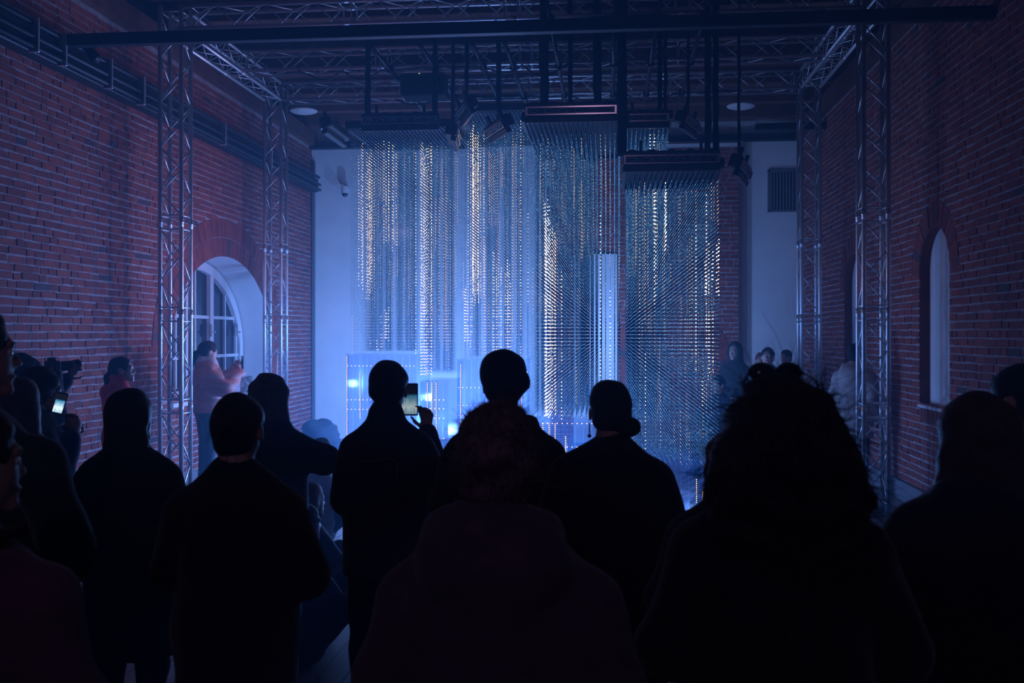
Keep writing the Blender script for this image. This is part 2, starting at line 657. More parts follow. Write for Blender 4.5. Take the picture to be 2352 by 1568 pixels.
def brick_wall(name, mp, u0, u1, v0, v1, ops, seed, layers, depth, bu0=None, bu1=None, limit=300, jamb=(), vb0=None, label=None, overlay=()):
    """a solid wall with arched openings (mortar body) carrying brick children"""
    r = random.Random(seed + 5)
    mb = MB()

    def quad(ua, ub, va0, va1, vb0_, vb1):
        mb.add([mp(ua, va0, 0), mp(ub, vb0_, 0), mp(ub, vb1, 0), mp(ua, va1, 0)], [(0, 1, 2, 3)])

    edges = sorted(ops, key=lambda o: o[0])
    a = u0
    for op in edges:
        uc, aa, sill, spring, rise = op[:5]
        quad(a, uc - aa, v0, v1, v0, v1)
        n = 36
        for i in range(n):
            ua, ub = uc - aa * math.cos(math.pi * i / n), uc - aa * math.cos(math.pi * (i + 1) / n)
            ha = spring + rise * math.sqrt(max(0, 1 - ((ua - uc) / aa) ** 2))
            hb = spring + rise * math.sqrt(max(0, 1 - ((ub - uc) / aa) ** 2))
            quad(ua, ub, v0, sill, v0, sill)
            quad(ua, ub, ha, v1, hb, v1)
        a = uc + aa
    quad(a, u1, v0, v1, v0, v1)
    # back and rim so that the wall has its thickness
    mb.add([mp(u0, v0, -depth), mp(u1, v0, -depth), mp(u1, v1, -depth), mp(u0, v1, -depth)], [(3, 2, 1, 0)]) if not ops else None
    for (ua, va, ub, vb) in ((u0, v0, u0, v1), (u1, v1, u1, v0), (u0, v1, u1, v1)):
        mb.add([mp(ua, va, 0), mp(ub, vb, 0), mp(ub, vb, -depth), mp(ua, va, -depth)], [(0, 1, 2, 3)])
    root = mb.build(name, [M['mortar']])
    tag(root, label, kind='structure')
    geo = []
    for b in course_bricks(u0 if bu0 is None else bu0, u1 if bu1 is None else bu1, v0 if vb0 is None else vb0, v1, ops, seed):
        V, Fc = brick_geo(b, mp, r)
        geo.append((V, Fc, b[5]))
    for op, ly, jb in list(zip(ops, layers, jamb)) + list(overlay):
        for q, n, t in voussoirs(op, ly, seed + 3, jb):
            V, Fc = vous_geo(q, n + (0.012 if not ops else 0), mp)
            geo.append((V, Fc, t))
    sized = []
    for i, (V, Fc, t) in enumerate(geo):
        P = [proj(v) for v in V[4:]]
        if min(p[2] for p in P) < 1:
            sized.append((0, i))
            continue
        ax = 0.5 * abs((P[2][0] - P[0][0]) * (P[3][1] - P[1][1]) - (P[3][0] - P[1][0]) * (P[2][1] - P[0][1]))
        cx, cyy = sum(p[0] for p in P) / 4, sum(p[1] for p in P) / 4
        ok = 10 < cx < 2342 and 10 < cyy < 900
        sized.append((ax if ok else ax * 1e-4, i))
    sized.sort(reverse=True)
    own = set(i for _, i in sized[:limit])
    rest = MB()
    for i, (V, Fc, t) in enumerate(geo):
        if i in own:
            c = Vector(V[0])
            obj('brick', mesh('brick', [tuple(Vector(v) - c) for v in V], Fc, M['brick'], tone=[t] * len(Fc)), root, loc=c)
        else:
            rest.add(V, Fc, 0, t)
    if rest.F:
        o = rest.build('brickwork', [M['brick']], root, tone=True)
        tag(o, kind='stuff')
    return root


def reveal(mp, op, d0, d1, mi, mb, n=36, sill=True):
    uc, a, s, spring, rise = op[:5]
    pts = [(uc + a, s)] + [(uc + a * math.cos(math.pi * i / n), spring + rise * math.sin(math.pi * i / n)) for i in range(n + 1)] + [(uc - a, s)]
    for i in range(len(pts) - 1):
        (ua, va), (ub, vb) = pts[i], pts[i + 1]
        mb.add([mp(ua, va, -d0), mp(ub, vb, -d0), mp(ub, vb, -d1), mp(ua, va, -d1)], [(0, 1, 2, 3)], mi)
    if sill:
        mb.add([mp(uc - a, s, -d0), mp(uc + a, s, -d0), mp(uc + a, s, -d1), mp(uc - a, s, -d1)], [(0, 1, 2, 3)], mi)
    return pts


def plate(mp, pts, d, mi, mb):
    mb.add([mp(u, v, -d) for u, v in pts], [tuple(range(len(pts)))], mi)


mpL = lambda u, v, n: (XL + n, u, v)
mpR = lambda u, v, n: (XR - n, u, v)
mpB = lambda u, v, n: (u, YB - n, v)
YBP = 16.95
mpP = lambda u, v, n: (u, YBP - n, v)

opL = (13.30, 1.78, 1.0, 1.62, 1.28, 0.52, 0.7)
wl = brick_wall('wall_left', mpL, YF, YB, 0, 5.15, [opL], 11, [[(0.0, 0.26), (0.26, 0.52)]], 0.5, bu0=4.8, jamb=[0.62], vb0=0.12,
                label='long red brick wall on the left with an arched window')
opR1 = (10.38, 0.47, 1.1, 2.45, 0.47, 0.26, 0.0)
opR2 = (13.75, 0.47, 1.1, 2.45, 0.47, 0.26, 0.0)
wr = brick_wall('wall_right', mpR, YF, YB, 0, 5.15, [opR1, opR2], 23, [[(0.0, 0.26)], [(0.0, 0.26)]], 0.4, bu0=4.8, jamb=[0.0, 0.0], vb0=0.22,
                label='long dark red brick wall on the right with two narrow arched niches')

# back wall: white plaster, with a red brick bay standing a little proud of it
mb = MB()
mb.box((XL - 0.3, YB, 0), (XR + 0.3, YB + 0.3, ZT))
wb = mb.build('wall_back', [M['plaster']])
tag(wb, 'white plastered end wall behind the hanging lights', kind='structure')
opP = (1.02, 0.75, 0.02, 1.05, 1.0, 0.34, 0.0)
bay = brick_wall('wall_back_bay', mpP, -1.0, 2.15, 0, 4.98, [], 37, [], 0.25,
                 overlay=[((1.02, 0.75, 0.02, 1.05, 1.0), [(0.0, 0.34)], 0.95)], label='red brick bay with a blind arch on the white end wall')
pw = MB().box((-0.61, YBP - 0.07, 0.0), (0.13, YBP - 0.012, 3.20), bev=0.008).build('trim_7', [M['plaster']])
tag(pw, 'tall white panel in front of the brick bay', kind='structure')
mb = MB()
mb.prism([(-1.0, YBP - 0.02, 4.98), (2.15, YBP - 0.02, 4.98), (2.30, YB - 0.02, 5.12), (-1.0, YB - 0.02, 5.12)], (0, 0.0, 0.06))
tag(mb.build('trim_2', [M['plaster']]), 'white coving above the brick bay', kind='structure')
tag(MB().box((XL, YB - 0.16, 5.10), (XR, YB, 5.21)).build('trim_1', [M['steel']]), 'dark steel channel along the top of the white end wall', kind='structure')
tag(MB().box((XL - 0.3, YF - 0.3, 0), (XR + 0.3, YF, ZT)).build('wall_front', [M['mortar']]), 'plain wall behind the audience', kind='structure')

# brick above the wall plates, timber plates
for nm, x0, x1, lab in (('trim_3', XL - 0.3, XL + 0.10, 'dark timber wall plate on top of the left brick wall'),
                        ('trim_4', XR - 0.10, XR + 0.3, 'dark timber wall plate on top of the right brick wall')):
    tag(MB().box((x0, YF, 5.15), (x1, YB, 5.40)).build(nm, [M['beam']]), lab, kind='structure')

# floor of planks
fl = MB().box((XL - 0.3, YF - 0.3, -0.12), (XR + 0.3, YB + 0.3, -0.022)).build('floor', [M['subfloor']])
tag(fl, 'dark wooden plank floor lit blue by the installation', kind='structure')
planks = []
pr = random.Random(3)
x = XL
while x < XR - 0.02:
    wd = min(0.148, XR - x)
    y = YF - pr.uniform(0, 2)
    while y < YB:
        L = pr.uniform(1.8, 3.6)
        y0, y1 = max(y, YF), min(y + L, YB)
        if y1 - y0 > 0.1:
            planks.append((x + 0.002, x + wd - 0.002, y0 + 0.002, y1 - 0.002, pr.uniform(-0.0015, 0.0), pr.random()))
        y += L
    x += wd


def psize(p):
    cx, cyy, d = proj(((p[0] + p[1]) / 2, (p[2] + p[3]) / 2, 0))
    return 1e6 / d if (d > 2.5 and -200 < cx < 2500 and cyy < 1900) else -abs(d)


planks.sort(key=psize, reverse=True)
rest = MB()
for i, p in enumerate(planks):
    t = (MB() if i < 300 else rest).box((p[0], p[2], -0.022), (p[1], p[3], p[4]), t=p[5])
    if i < 300:
        t.build('plank', [M['floor']], fl, tone=True)
tag(rest.build('planking', [M['floor']], fl, tone=True), kind='stuff')

# ceiling: boards on timber joists
ce = MB().box((XL - 0.3, YF - 0.3, ZT + 0.02), (XR + 0.3, YB + 0.3, ZT + 0.12)).build('ceiling', [M['subfloor']])
tag(ce, 'dark brown boarded ceiling on timber joists', kind='structure')
x = XL - 0.3
while x < XR + 0.25:
    MB().box((x + 0.003, YF, ZT - pr.uniform(0, 0.004)), (x + 0.177, YB, ZT + 0.02), t=pr.random()).build('board', [M['wood']], ce, tone=True)
    x += 0.18
y = 5.5
while y < YB:
    MB().box((XL - 0.2, y - 0.08, ZT - 0.24), (XR + 0.2, y + 0.08, ZT), bev=0.01).build('joist', [M['beam']], ce)
    y += 1.18
tag(MB().box((XL - 0.25, YB - 0.45, 5.42), (XR + 0.25, YB - 0.17, 5.75), bev=0.012).build('trim_5', [M['beam']]), 'brown timber beam under the ceiling at the end wall', kind='structure')

# baseboards
tag(MB().box((XL, YF, 0), (XL + 0.03, YB, 0.11)).build('baseboard_left', [M['greyboard']]), 'grey baseboard at the foot of the left brick wall', kind='structure')
tag(MB().box((XR - 0.05, YF, 0), (XR, YB, 0.20)).box((XR - 0.06, YF, 0.20), (XR, YB, 0.215)).build('baseboard_right', [M['greyboard']]), 'tall grey baseboard at the foot of the right brick wall', kind='structure')

# tie beam across the hall
tag(MB().box((XL - 0.2, 8.76, 4.50), (XR + 0.2, 8.86, 4.61), bev=0.008).build('tie_beam', [M['steel']]), 'black steel tie bar crossing the hall in front of the truss', kind='structure')
tag(MB().box((2.2, 15.35, 4.93), (XR + 0.2, 15.45, 5.03), bev=0.008).build('trim_6', [M['steel']]), 'short black steel tie bar beside the far right truss post', kind='structure')

# ---------------- window 1 (left, arched)
win = MB()
D1 = 0.52
reveal(mpL, opL, 0.0, D1, 0, win)
w1 = win.build('window_1', [M['plaster']])
tag(w1, 'white arched window recess in the left brick wall', kind='structure')
ins = 0.03
pts = [(opL[0] + opL[1] - ins, opL[2])] + [(opL[0] + (opL[1] - ins) * math.cos(math.pi * i / 40), opL[3] + (opL[4] - ins) * math.sin(math.pi * i / 40)) for i in range(41)] + [(opL[0] - opL[1] + ins, opL[2])]


def topv(u, k=0.97):
    t = (u - opL[0]) / (opL[1] * k)
    return opL[3] + opL[4] * k * math.sqrt(max(0, 1 - t * t))


ue = [11.56, 12.18, 12.72, 13.02, 13.34, 13.86, 14.42, 14.86, 15.04]
ve = [1.0, 1.52, 2.08, 9.0]
for i in range(len(ue) - 1):
    for j in range(3):
        n_ = 8
        us = [ue[i] + (ue[i + 1] - ue[i]) * k / n_ for k in range(n_ + 1)]
        tops = [min(ve[j + 1], topv(u)) for u in us]
        if max(tops) <= ve[j] + 0.02:
            continue
        poly = [(us[0], ve[j]), (us[-1], ve[j])] + [(u, max(t_, ve[j] + 0.001)) for u, t_ in zip(us[::-1], tops[::-1])]
        g = MB().prism([mpL(u, v, -D1 + 0.004) for u, v in poly], (-0.006, 0, 0))
        fix_normals(g.build('pane', [M['pane']], w1))
bk = MB().box((XL - D1 - 0.08, opL[0] - 1.9, 0.9), (XL - D1 - 0.05, opL[0] + 1.9, 3.0)).build('shutter', [M['black']], w1)


def bar(u0, v0, u1, v1, wd, dd, name, parent, n0=D1 - 0.01):
    a, b = Vector((u0, v0, 0)), Vector((u1, v1, 0))
    d = (b - a).normalized()
    s = Vector((-d.y, d.x, 0)) * wd / 2
    q = [a - s, b - s, b + s, a + s]
    m_ = MB()
    m_.prism([mpL(p.x, p.y, -n0) for p in q], (dd, 0, 0))
    o = m_.build(name, [M['frame']], parent)
    fix_normals(o)
    return o


ring = MB()
for i in range(len(pts) - 1):
    (ua, va), (ub, vb) = pts[i], pts[i + 1]
    k = 0.93
    ia, ib = (opL[0] + (ua - opL[0]) * k, opL[2] + (va - opL[2]) * k), (opL[0] + (ub - opL[0]) * k, opL[2] + (vb - opL[2]) * k)
    ring.prism([mpL(ua, va, -D1 + 0.01), mpL(ub, vb, -D1 + 0.01), mpL(*ib, -D1 + 0.01), mpL(*ia, -D1 + 0.01)], (0.07, 0, 0))
ro = ring.build('frame', [M['frame']], w1)
fix_normals(ro)


for u, wd, nm in ((12.18, 0.11, 'mullion'), (12.72, 0.04, 'glazing_bar'), (13.34, 0.04, 'glazing_bar'), (13.86, 0.12, 'mullion'), (14.42, 0.04, 'glazing_bar'), (14.86, 0.05, 'glazing_bar'), (13.02, 0.10, 'mullion')):
    bar(u, 1.0, u, topv(u), wd, 0.06 if nm == 'mullion' else 0.035, nm, w1)
for v in (1.05, 1.52, 2.08):
    t = min(1, max(0, (v - opL[3]) / opL[4]))
    h = opL[1] * 0.95 * math.sqrt(1 - t * t)
    bar(opL[0] - h, v, opL[0] + h, v, 0.045, 0.034, 'glazing_bar', w1)
for u in (13.80, 14.80):
    m_ = MB()
    m_.box((XL - D1 + 0.07, u - 0.012, 1.80), (XL - D1 + 0.10, u + 0.012, 1.98), bev=0.004).box((XL - D1 + 0.10, u - 0.01, 1.86), (XL - D1 + 0.14, u + 0.01, 1.88))
    m_.build('handle', [M['frame']], w1)
MB().box((XL - D1, opL[0] - 1.85, 0.95), (XL + 0.06, opL[0] + 1.85, 1.004), bev=0.01).build('sill', [M['frame']], w1)
hk = MB().tube([(XL - 0.3, 15.05, 2.30), (XL - 0.3, 14.98, 2.31), (XL - 0.28, 14.96, 2.24)], 0.012, 8).build('hook', [M['frame']], w1, smooth=True)

# ---------------- windows 2 and 3 (right, narrow niches)
for k, op in ((2, opR1), (3, opR2)):
    nb = MB()
    reveal(mpR, op, 0.0, 0.10, 1, nb)
    p2 = [(op[0] + op[1] * 1.001, op[2])] + [(op[0] + op[1] * math.cos(math.pi * i / 36), op[3] + op[4] * math.sin(math.pi * i / 36)) for i in range(37)] + [(op[0] - op[1], op[2])]
    plate(mpR, p2, 0.10, 0, nb)
    wn = nb.build('window_%d' % k, [M['plaster'], M['brick']])
    wn.data.attributes.new('tone', 'FLOAT', 'FACE').data.foreach_set('value', [0.2] * len(wn.data.polygons))
    fix_normals(wn)
    tag(wn, 'narrow white arched niche in the right brick wall, ' + ('nearer one' if k == 2 else 'farther one behind the truss post'), kind='structure')
    MB().box((XR - 0.02, op[0] - op[1] - 0.02, 1.065), (XR + 0.1, op[0] + op[1] + 0.02, 1.10), bev=0.006).build('sill', [M['frame']], wn)
    for q in range(11):
        u = op[0] - 0.42 + q * 0.078
        MB().box((XR - 0.012, u, 0.93), (XR + 0.02, u + 0.064, 1.055), t=0.2 + 0.05 * (q % 5)).build('brick', [M['brick']], wn, tone=True)

# ------------------------------------------------------------------ aluminium box truss
TW = 0.29
HT = TW / 2
CH = 0.0245


def diag_mesh(key, a, b, r=0.0085, n=6, cache={}):
    if key not in cache:
        cache[key] = MB().tube([a, b], r, n).mesh('brace', [M['alu']], smooth=True)
    return cache[key]


def truss(name, origin, axis, length, label, cat, group, breaks=()):
    """box truss: four chords along +Z of a local frame, zig-zag braces on four faces; axis 'Z','X','Y'"""
    rot = {'Z': (0, 0, 0), 'X': (0, R(90), 0), 'Y': (R(-90), 0, 0)}[axis]
    root = empty(name, origin, rot)
    tag(root, label, cat, group)
    cm = None
    c = HT - CH
    for sx in (-1, 1):
        for sy in (-1, 1):
            if cm is None:
                cm = MB().tube([(0, 0, 0), (0, 0, length)], CH, 12).mesh('chord', [M['alu']], smooth=True)
            obj('chord', cm, root, loc=(sx * c, sy * c, 0))
    cuts = [0.0] + list(breaks) + [length]
    h0 = 0.262
    rung = MB().tube([(-c, 0, 0), (c, 0, 0)], 0.009, 6).mesh('rung', [M['alu']], smooth=True)
    cp = MB().tube([(0, 0, -0.055), (0, 0, 0.055)], CH + 0.0015, 10).tube([(0, 0, -0.012), (0, 0, 0.012)], CH + 0.003, 10).tube([(-CH - 0.004, 0, 0.03), (CH + 0.004, 0, 0.03)], 0.006, 6).tube([(-CH - 0.004, 0, -0.03), (CH + 0.004, 0, -0.03)], 0.006, 6).mesh('coupler', [M['alu']], smooth=True)
    for i in range(len(cuts) - 1):
        a, b = cuts[i] + 0.075, cuts[i + 1] - 0.075
        n = max(1, round((b - a) / h0))
        h = (b - a) / n
        for z in (a, b):
            for k in range(4):
                o = obj('rung', rung, root, rot=(0, 0, k * math.pi / 2))
                o.location = (0, -c, z) if k == 0 else (c, 0, z) if k == 1 else (0, c, z) if k == 2 else (-c, 0, z)
        for k in range(4):
            for j in range(n):
                s = 1 if (j + k) % 2 else -1
                mh = diag_mesh((round(h, 3), s), (-s * c, -c, 0), (s * c, -c, h))
                obj('brace', mh, root, loc=(0, 0, a + j * h), rot=(0, 0, k * math.pi / 2))
    for z in cuts[1:-1]:
        for sx in (-1, 1):
            for sy in (-1, 1):
                obj('coupler', cp, root, loc=(sx * c, sy * c, z))
    return root


XT0, XT1, YT0, YT1 = -4.78, 2.71, 10.6, 13.92
ZB = 5.15
tg = 'truss posts of the lighting rig'
for x, y, lab in ((XT0, YT0, 'aluminium truss post standing near left in front of the brick wall'),
                  (XT1, YT0, 'aluminium truss post standing near right, nearest the narrow niche'),
                  (XT0, YT1, 'aluminium truss post at the far left beside the arched window'),
                  (XT1, YT1, 'aluminium truss post at the far right before the vent grille')):
    t = truss('truss_post', (x, y, 0.02), 'Z', ZB + 0.27, lab, 'truss', tg, breaks=(1.02, 2.03, 3.04))
    b = MB().box((-0.3, -0.3, -0.02), (0.3, 0.3, -0.004), bev=0.002)
    b.build('base_plate', [M['blackmetal']], t)
bg = 'overhead truss beams of the lighting rig'
zc = ZB + HT
for y, lab in ((YT0, 'front overhead truss beam crossing between the two near posts'),
               (12.35, 'middle overhead truss beam crossing the rig'),
               (YT1, 'rear overhead truss beam crossing between the two far posts')):
    truss('truss_beam', (XT0 + HT, y, zc), 'X', XT1 - XT0 - TW, lab, 'truss', bg, breaks=(1.8, 3.6, 5.4))
for x, lab in ((XT0, 'left overhead truss beam running from front to back'), (XT1, 'right overhead truss beam running from front to back')):
    truss('truss_beam', (x, YT0 + HT, zc), 'Y', YT1 - YT0 - TW, lab, 'truss', bg, breaks=(1.6,))

# hanging pipes, laid on the truss beams
pg = 'grey pipes slung under the truss beams'
for i, (x, lab) in enumerate(((-2.72, 'grey hanging pipe above the left strand block, outer one'), (-2.15, 'grey hanging pipe above the left strand block, inner one'),
                              (-1.55, 'grey hanging pipe above the tall middle strand block, left one'), (-1.18, 'grey hanging pipe above the tall middle strand block, right one'),
                              (-0.62, 'grey hanging pipe above the front strand block, left one'), (0.05, 'grey hanging pipe above the front strand block, right one'),
                              (0.50, 'grey hanging pipe above the low right strand block, left one'), (0.98, 'grey hanging pipe above the low right strand block, right one'))):
    y0 = 9.9 if i >= 4 else 11.2
    o = MB().tube([(0, y0, 0), (0, 14.3, 0)], 0.0245, 10)
    r_ = o.build('hanging_pipe', [M['blackmetal']], smooth=True, loc=(x, 0, ZB - 0.025))
    tag(r_, lab, 'pipe', pg)
    for yc in (10.6, 12.35, 13.92):
        if yc > y0:
            MB().box((-0.04, yc - 0.165, -0.035), (0.04, yc - 0.115, 0.06), bev=0.006).build('clamp', [M['blackmetal']], r_)

# ------------------------------------------------------------------ hanging LED strands
OCT = np.array([(1, 0, 0), (-1, 0, 0), (0, 1, 0), (0, -1, 0), (0, 0, 1), (0, 0, -1)], dtype=np.float32)
OF = np.array([(0, 2, 4), (2, 1, 4), (1, 3, 4), (3, 0, 4), (2, 0, 5), (1, 2, 5), (3, 1, 5), (0, 3, 5)], dtype=np.int32)
TET = np.array([(0, 0, 1.25), (1.1, 0, -0.5), (-0.55, 0.95, -0.5), (-0.55, -0.95, -0.5)], dtype=np.float32)
TF = np.array([(0, 1, 2), (0, 2, 3), (0, 3, 1), (1, 3, 2)], dtype=np.int32)
BM = [M['wire'], M['dim'], M['dim2'], M['warm'], M['hot'], M['white'], M['pink']]
RAD = np.array([0, 0.0034, 0.0040, 0.0045, 0.0053, 0.0064, 0.0060], dtype=np.float32)


def beads(P, lev, fine=True):
    T, Fc = (OCT, OF) if fine else (TET, TF)
    r = RAD[lev]
    V = (P[:, None, :] + T[None] * r[:, None, None]).reshape(-1, 3)
    Fa = (Fc[None] + (np.arange(len(P)) * len(T))[:, None, None]).reshape(-1, 3)
    return V.astype(np.float32), Fa.astype(np.int32), np.repeat(lev, len(Fc))


def wires(XY, zt, zb, r=0.0012):
    n = len(XY)
    a = np.array([(r, 0), (-r * 0.5, r * 0.87), (-r * 0.5, -r * 0.87)], dtype=np.float32)
    V = np.zeros((n, 6, 3), dtype=np.float32)
    V[:, :3, :2] = XY[:, None] + a
    V[:, 3:, :2] = XY[:, None] + a
    V[:, :3, 2] = np.asarray(zb)[:, None]
    V[:, 3:, 2] = np.asarray(zt)[:, None]
    Fc = []
    for k in range(3):
        j = (k + 1) % 3
        Fc += [(k, j, j + 3), (k, j + 3, k + 3)]
    Fc = np.array(Fc, dtype=np.int32)
    Fa = (Fc[None] + (np.arange(n) * 6)[:, None, None]).reshape(-1, 3)
    return V.reshape(-1, 3), Fa, np.zeros(len(Fa), dtype=np.int32)


def joinm(parts):
    V, Fc, Mi, n = [], [], [], 0
    for v, f, m in parts:
        V.append(v)
        Fc.append(f + n)
        Mi.append(m)
        n += len(v)
    return np.concatenate(V), np.concatenate(Fc), np.concatenate(Mi)


BZ = 0.0395


def led_block(label, x0, x1, y0, y1, ztop, zbot, cols, dx=0.052, dy=0.068, limit=220, extra=0.16, seed=1, header=True):
    """cols: (x, halfwidth, y_from, y_to, z_hi, z_lo, level, fill)"""
    r = np.random.default_rng(seed)
    root = empty('led_curtain', ((x0 + x1) / 2, (y0 + y1) / 2, ztop))
    ox, oy, oz = root.location
    tag(root, label, 'light curtain', 'blocks of hanging light strands')
    xs = np.arange(x0 + dx / 2, x1, dx)
    ys = np.arange(y0 + dy / 2, y1, dy)
    S = [(x, y) for y in ys for x in xs]
    data = []
    for (x, y) in S:
        zb = zbot(x, y) if callable(zbot) else zbot
        n = max(2, int((ztop - 0.05 - zb) / BZ))
        z = np.floor(zb / BZ) * BZ + BZ * np.arange(n) + 0.012
        lev = np.where(r.random(n) < 0.18, 2, 1)
        for (cx, hw, ya, yb, zh, zl, lv, fill) in cols:
            if abs(x - cx) <= hw and ya <= y <= yb and r.random() < fill * 0.38:
                j = r.random() * 0.35
                top = zh - j * (0.3 + abs(x - cx) / max(hw, 0.02)) * 0.8
                bot = zl + r.random() * 0.2
                on = (z < top) & (z > bot) & (r.random(n) < 0.93)
                lev[on] = lv
                if lv in (4, 5):
                    lev[on & (r.random(n) < 0.25)] = 3
        if r.random() < extra:
            a = zb + (ztop - zb) * r.random()
            on = (z > a - 0.5 * r.random()) & (z < a + 0.6 * r.random())
            lev[on] = 3
        data.append((x, y, zb, z, lev))
    order = sorted(range(len(S)), key=lambda i: S[i][1] * 1.0 + 0.001 * i)
    rest_b, rest_w = [], []
    for k, i in enumerate(order):
        x, y, zb, z, lev = data[i]
        if k < limit:
            P = np.zeros((len(z), 3), dtype=np.float32)
            P[:, 2] = z - oz
            V, Fc, Mi = joinm([wires(np.array([(0.0, 0.0)], dtype=np.float32), [0.0], [zb - oz]), beads(P, lev)])
            obj('light_strand', mesh('light_strand', V, Fc, BM, Mi), root, loc=(x - ox, y - oy, 0))
        else:
            P = np.zeros((len(z), 3), dtype=np.float32)
            P[:, 0], P[:, 1], P[:, 2] = x - ox, y - oy, z - oz
            rest_b.append(beads(P, lev, fine=(k < limit * 2)))
            rest_w.append(wires(np.array([(x - ox, y - oy)], dtype=np.float32), [0.0], [zb - oz]))
    if rest_b:
        V, Fc, Mi = joinm(rest_w + rest_b)
        tag(obj('light_strands', mesh('light_strands', V, Fc, BM, Mi), root), kind='stuff')
    # the header that the strands hang from: side rails and a slatted grid
    hw_, hd = (x1 - x0) / 2, (y1 - y0) / 2
    for nm, lo, hi in (('header_panel', (-hw_ - 0.03, -hd - 0.035, 0), (hw_ + 0.03, -hd - 0.005, 0.10)), ('header_panel', (-hw_ - 0.03, hd + 0.005, 0), (hw_ + 0.03, hd + 0.035, 0.10)),
                       ('side_rail', (-hw_ - 0.035, -hd - 0.005, 0), (-hw_ - 0.005, hd + 0.005, 0.10)), ('side_rail', (hw_ + 0.005, -hd - 0.005, 0), (hw_ + 0.035, hd + 0.005, 0.10))):
        MB().box(lo, hi, bev=0.004).build(nm, [M['blackmetal']], root)
    for x in xs:
        MB().box((x - ox - 0.009, -hd, -0.012), (x - ox + 0.009, hd, 0.012)).build('strand_rail', [M['rail']], root)
    MB().box((-hw_, -hd, 0.05), (hw_, hd, 0.06)).build('cover_panel', [M['black']], root)
    return root


def col(px, d, wpx, y1, y2, lv, ya, yb, fill=1.0):
    X, Y = at(px, d)
    return (X, wpx / F * d / 2, ya, yb, zat(y1, d), zat(y2, d), lv, fill)


xA0, yA = at(799, 12.75)
xA1 = at(1040, 12.75)[0]
dA = 12.75
A0 = 12.50
cA = [col(802, dA, 22, 470, 800, 3, A0, A0 + 0.12), col(800, dA, 14, 325, 470, 3, A0, A0 + 0.1, 0.7),
      col(824, dA, 26, 325, 690, 4, A0, A0 + 0.7, 0.9), col(838, dA, 16, 330, 640, 4, A0, A0 + 0.5, 0.7),
      col(866, dA, 20, 318, 520, 3, A0, A0 + 0.5, 0.7), col(888, dA, 22, 312, 580, 4, A0, A0 + 0.5, 0.6), col(905, dA, 12, 320, 480, 3, A0, A0 + 0.5, 0.6),
      col(962, dA, 34, 312, 900, 4, A0, A0 + 0.9, 0.85), col(985, dA, 24, 330, 890, 4, A0, A0 + 0.5, 0.7),
      col(1018, dA, 26, 430, 810, 3, A0, A0 + 0.8, 0.6), col(880, dA, 26, 690, 800, 4, A0, A0 + 0.5, 0.7), col(850, dA, 20, 760, 810, 4, A0, A0 + 0.5, 0.7),
      col(1003, dA, 10, 720, 880, 4, A0, A0 + 0.3, 0.9)]
led_block('left block of hanging warm-lit light strands, set back beside the white wall', xA0, xA1, A0, A0 + 1.45, zat(296, dA), lambda x, y: 1.61 if x < at(962, dA)[0] else 1.34, cA, seed=2, limit=280)

xC0 = xA1 + 0.10
xC1 = at(1203, 13.0)[0]
dC = 13.0
C0 = 12.75
cC = [col(1058, dC, 12, 280, 720, 3, C0, C0 + 0.5, 0.8), col(1085, dC, 40, 280, 700, 4, C0, C0 + 0.9, 0.9), col(1072, dC, 16, 660, 800, 4, C0, C0 + 0.5, 0.8),
      col(1126, dC, 16, 330, 520, 3, C0, C0 + 0.5, 0.8), col(1150, dC, 16, 325, 460, 3, C0, C0 + 0.4, 0.7), col(1140, dC, 26, 570, 840, 4, C0, C0 + 0.7, 0.85),
      col(1162, dC, 20, 590, 840, 4, C0, C0 + 0.5, 0.7), col(1184, dC, 10, 290, 800, 3, C0, C0 + 0.3, 0.9), col(1197, dC, 10, 245, 840, 4, C0, C0 + 0.2, 0.9), col(1110, dC, 12, 520, 830, 3, C0, C0 + 0.5, 0.7)]
led_block('tall middle block of hanging light strands, glowing brightest near its top', xC0, xC1, C0, C0 + 1.35, zat(262, dC), 1.53, cC, seed=3, limit=230)

xE0 = at(1207, 10.75)[0]
xE1 = at(1428, 10.75)[0]
dE = 10.75
E0 = 10.62
cE = [col(1252, dE, 16, 450, 1000, 5, E0, E0 + 0.9, 0.95), col(1266, dE, 22, 520, 985, 4, E0, E0 + 1.1, 0.8), col(1290, dE, 12, 610, 1000, 5, E0, E0 + 0.3, 0.9),
      col(1230, dE, 12, 390, 980, 3, E0 + 0.8, E0 + 2.1, 0.35), col(1275, dE, 14, 380, 560, 3, E0 + 0.9, E0 + 2.2, 0.4), col(1334, dE, 9, 395, 600, 3, E0, E0 + 0.3, 0.9),
      col(1312, dE, 9, 575, 800, 3, E0, E0 + 0.3, 0.9), col(1383, dE, 9, 440, 970, 5, E0, E0 + 0.15, 0.95), col(1397, dE, 12, 640, 1000, 5, E0, E0 + 0.3, 0.95),
      col(1398, dE, 10, 395, 640, 3, E0, E0 + 0.4, 0.7), col(1262, dE, 14, 305, 350, 4, E0, E0 + 0.3, 0.8), col(1392, dE, 14, 310, 370, 4, E0, E0 + 0.3, 0.7), col(1215, dE, 12, 460, 700, 4, E0, E0 + 0.3, 0.7)]
led_block('front middle block of hanging light strands with a bright white spike', xE0, xE1, E0, E0 + 2.3, zat(285, dE), 0.94, cE, seed=4, limit=230)

xF0 = at(1436, 11.9)[0]
xF1 = at(1535, 11.9)[0]
cF = [(xF0 + 0.3, 0.05, 11.7, 12.2, 4.2, 3.5, 5, 0.8), (xF0 + 0.12, 0.03, 11.7, 12.4, 4.0, 2.6, 3, 0.7)]
led_block('narrow upper block of light strands behind the low hanging light bar', xF0, xF1, 11.7, 13.4, zat(287, 11.9), 0.8, cF, seed=5, limit=80)

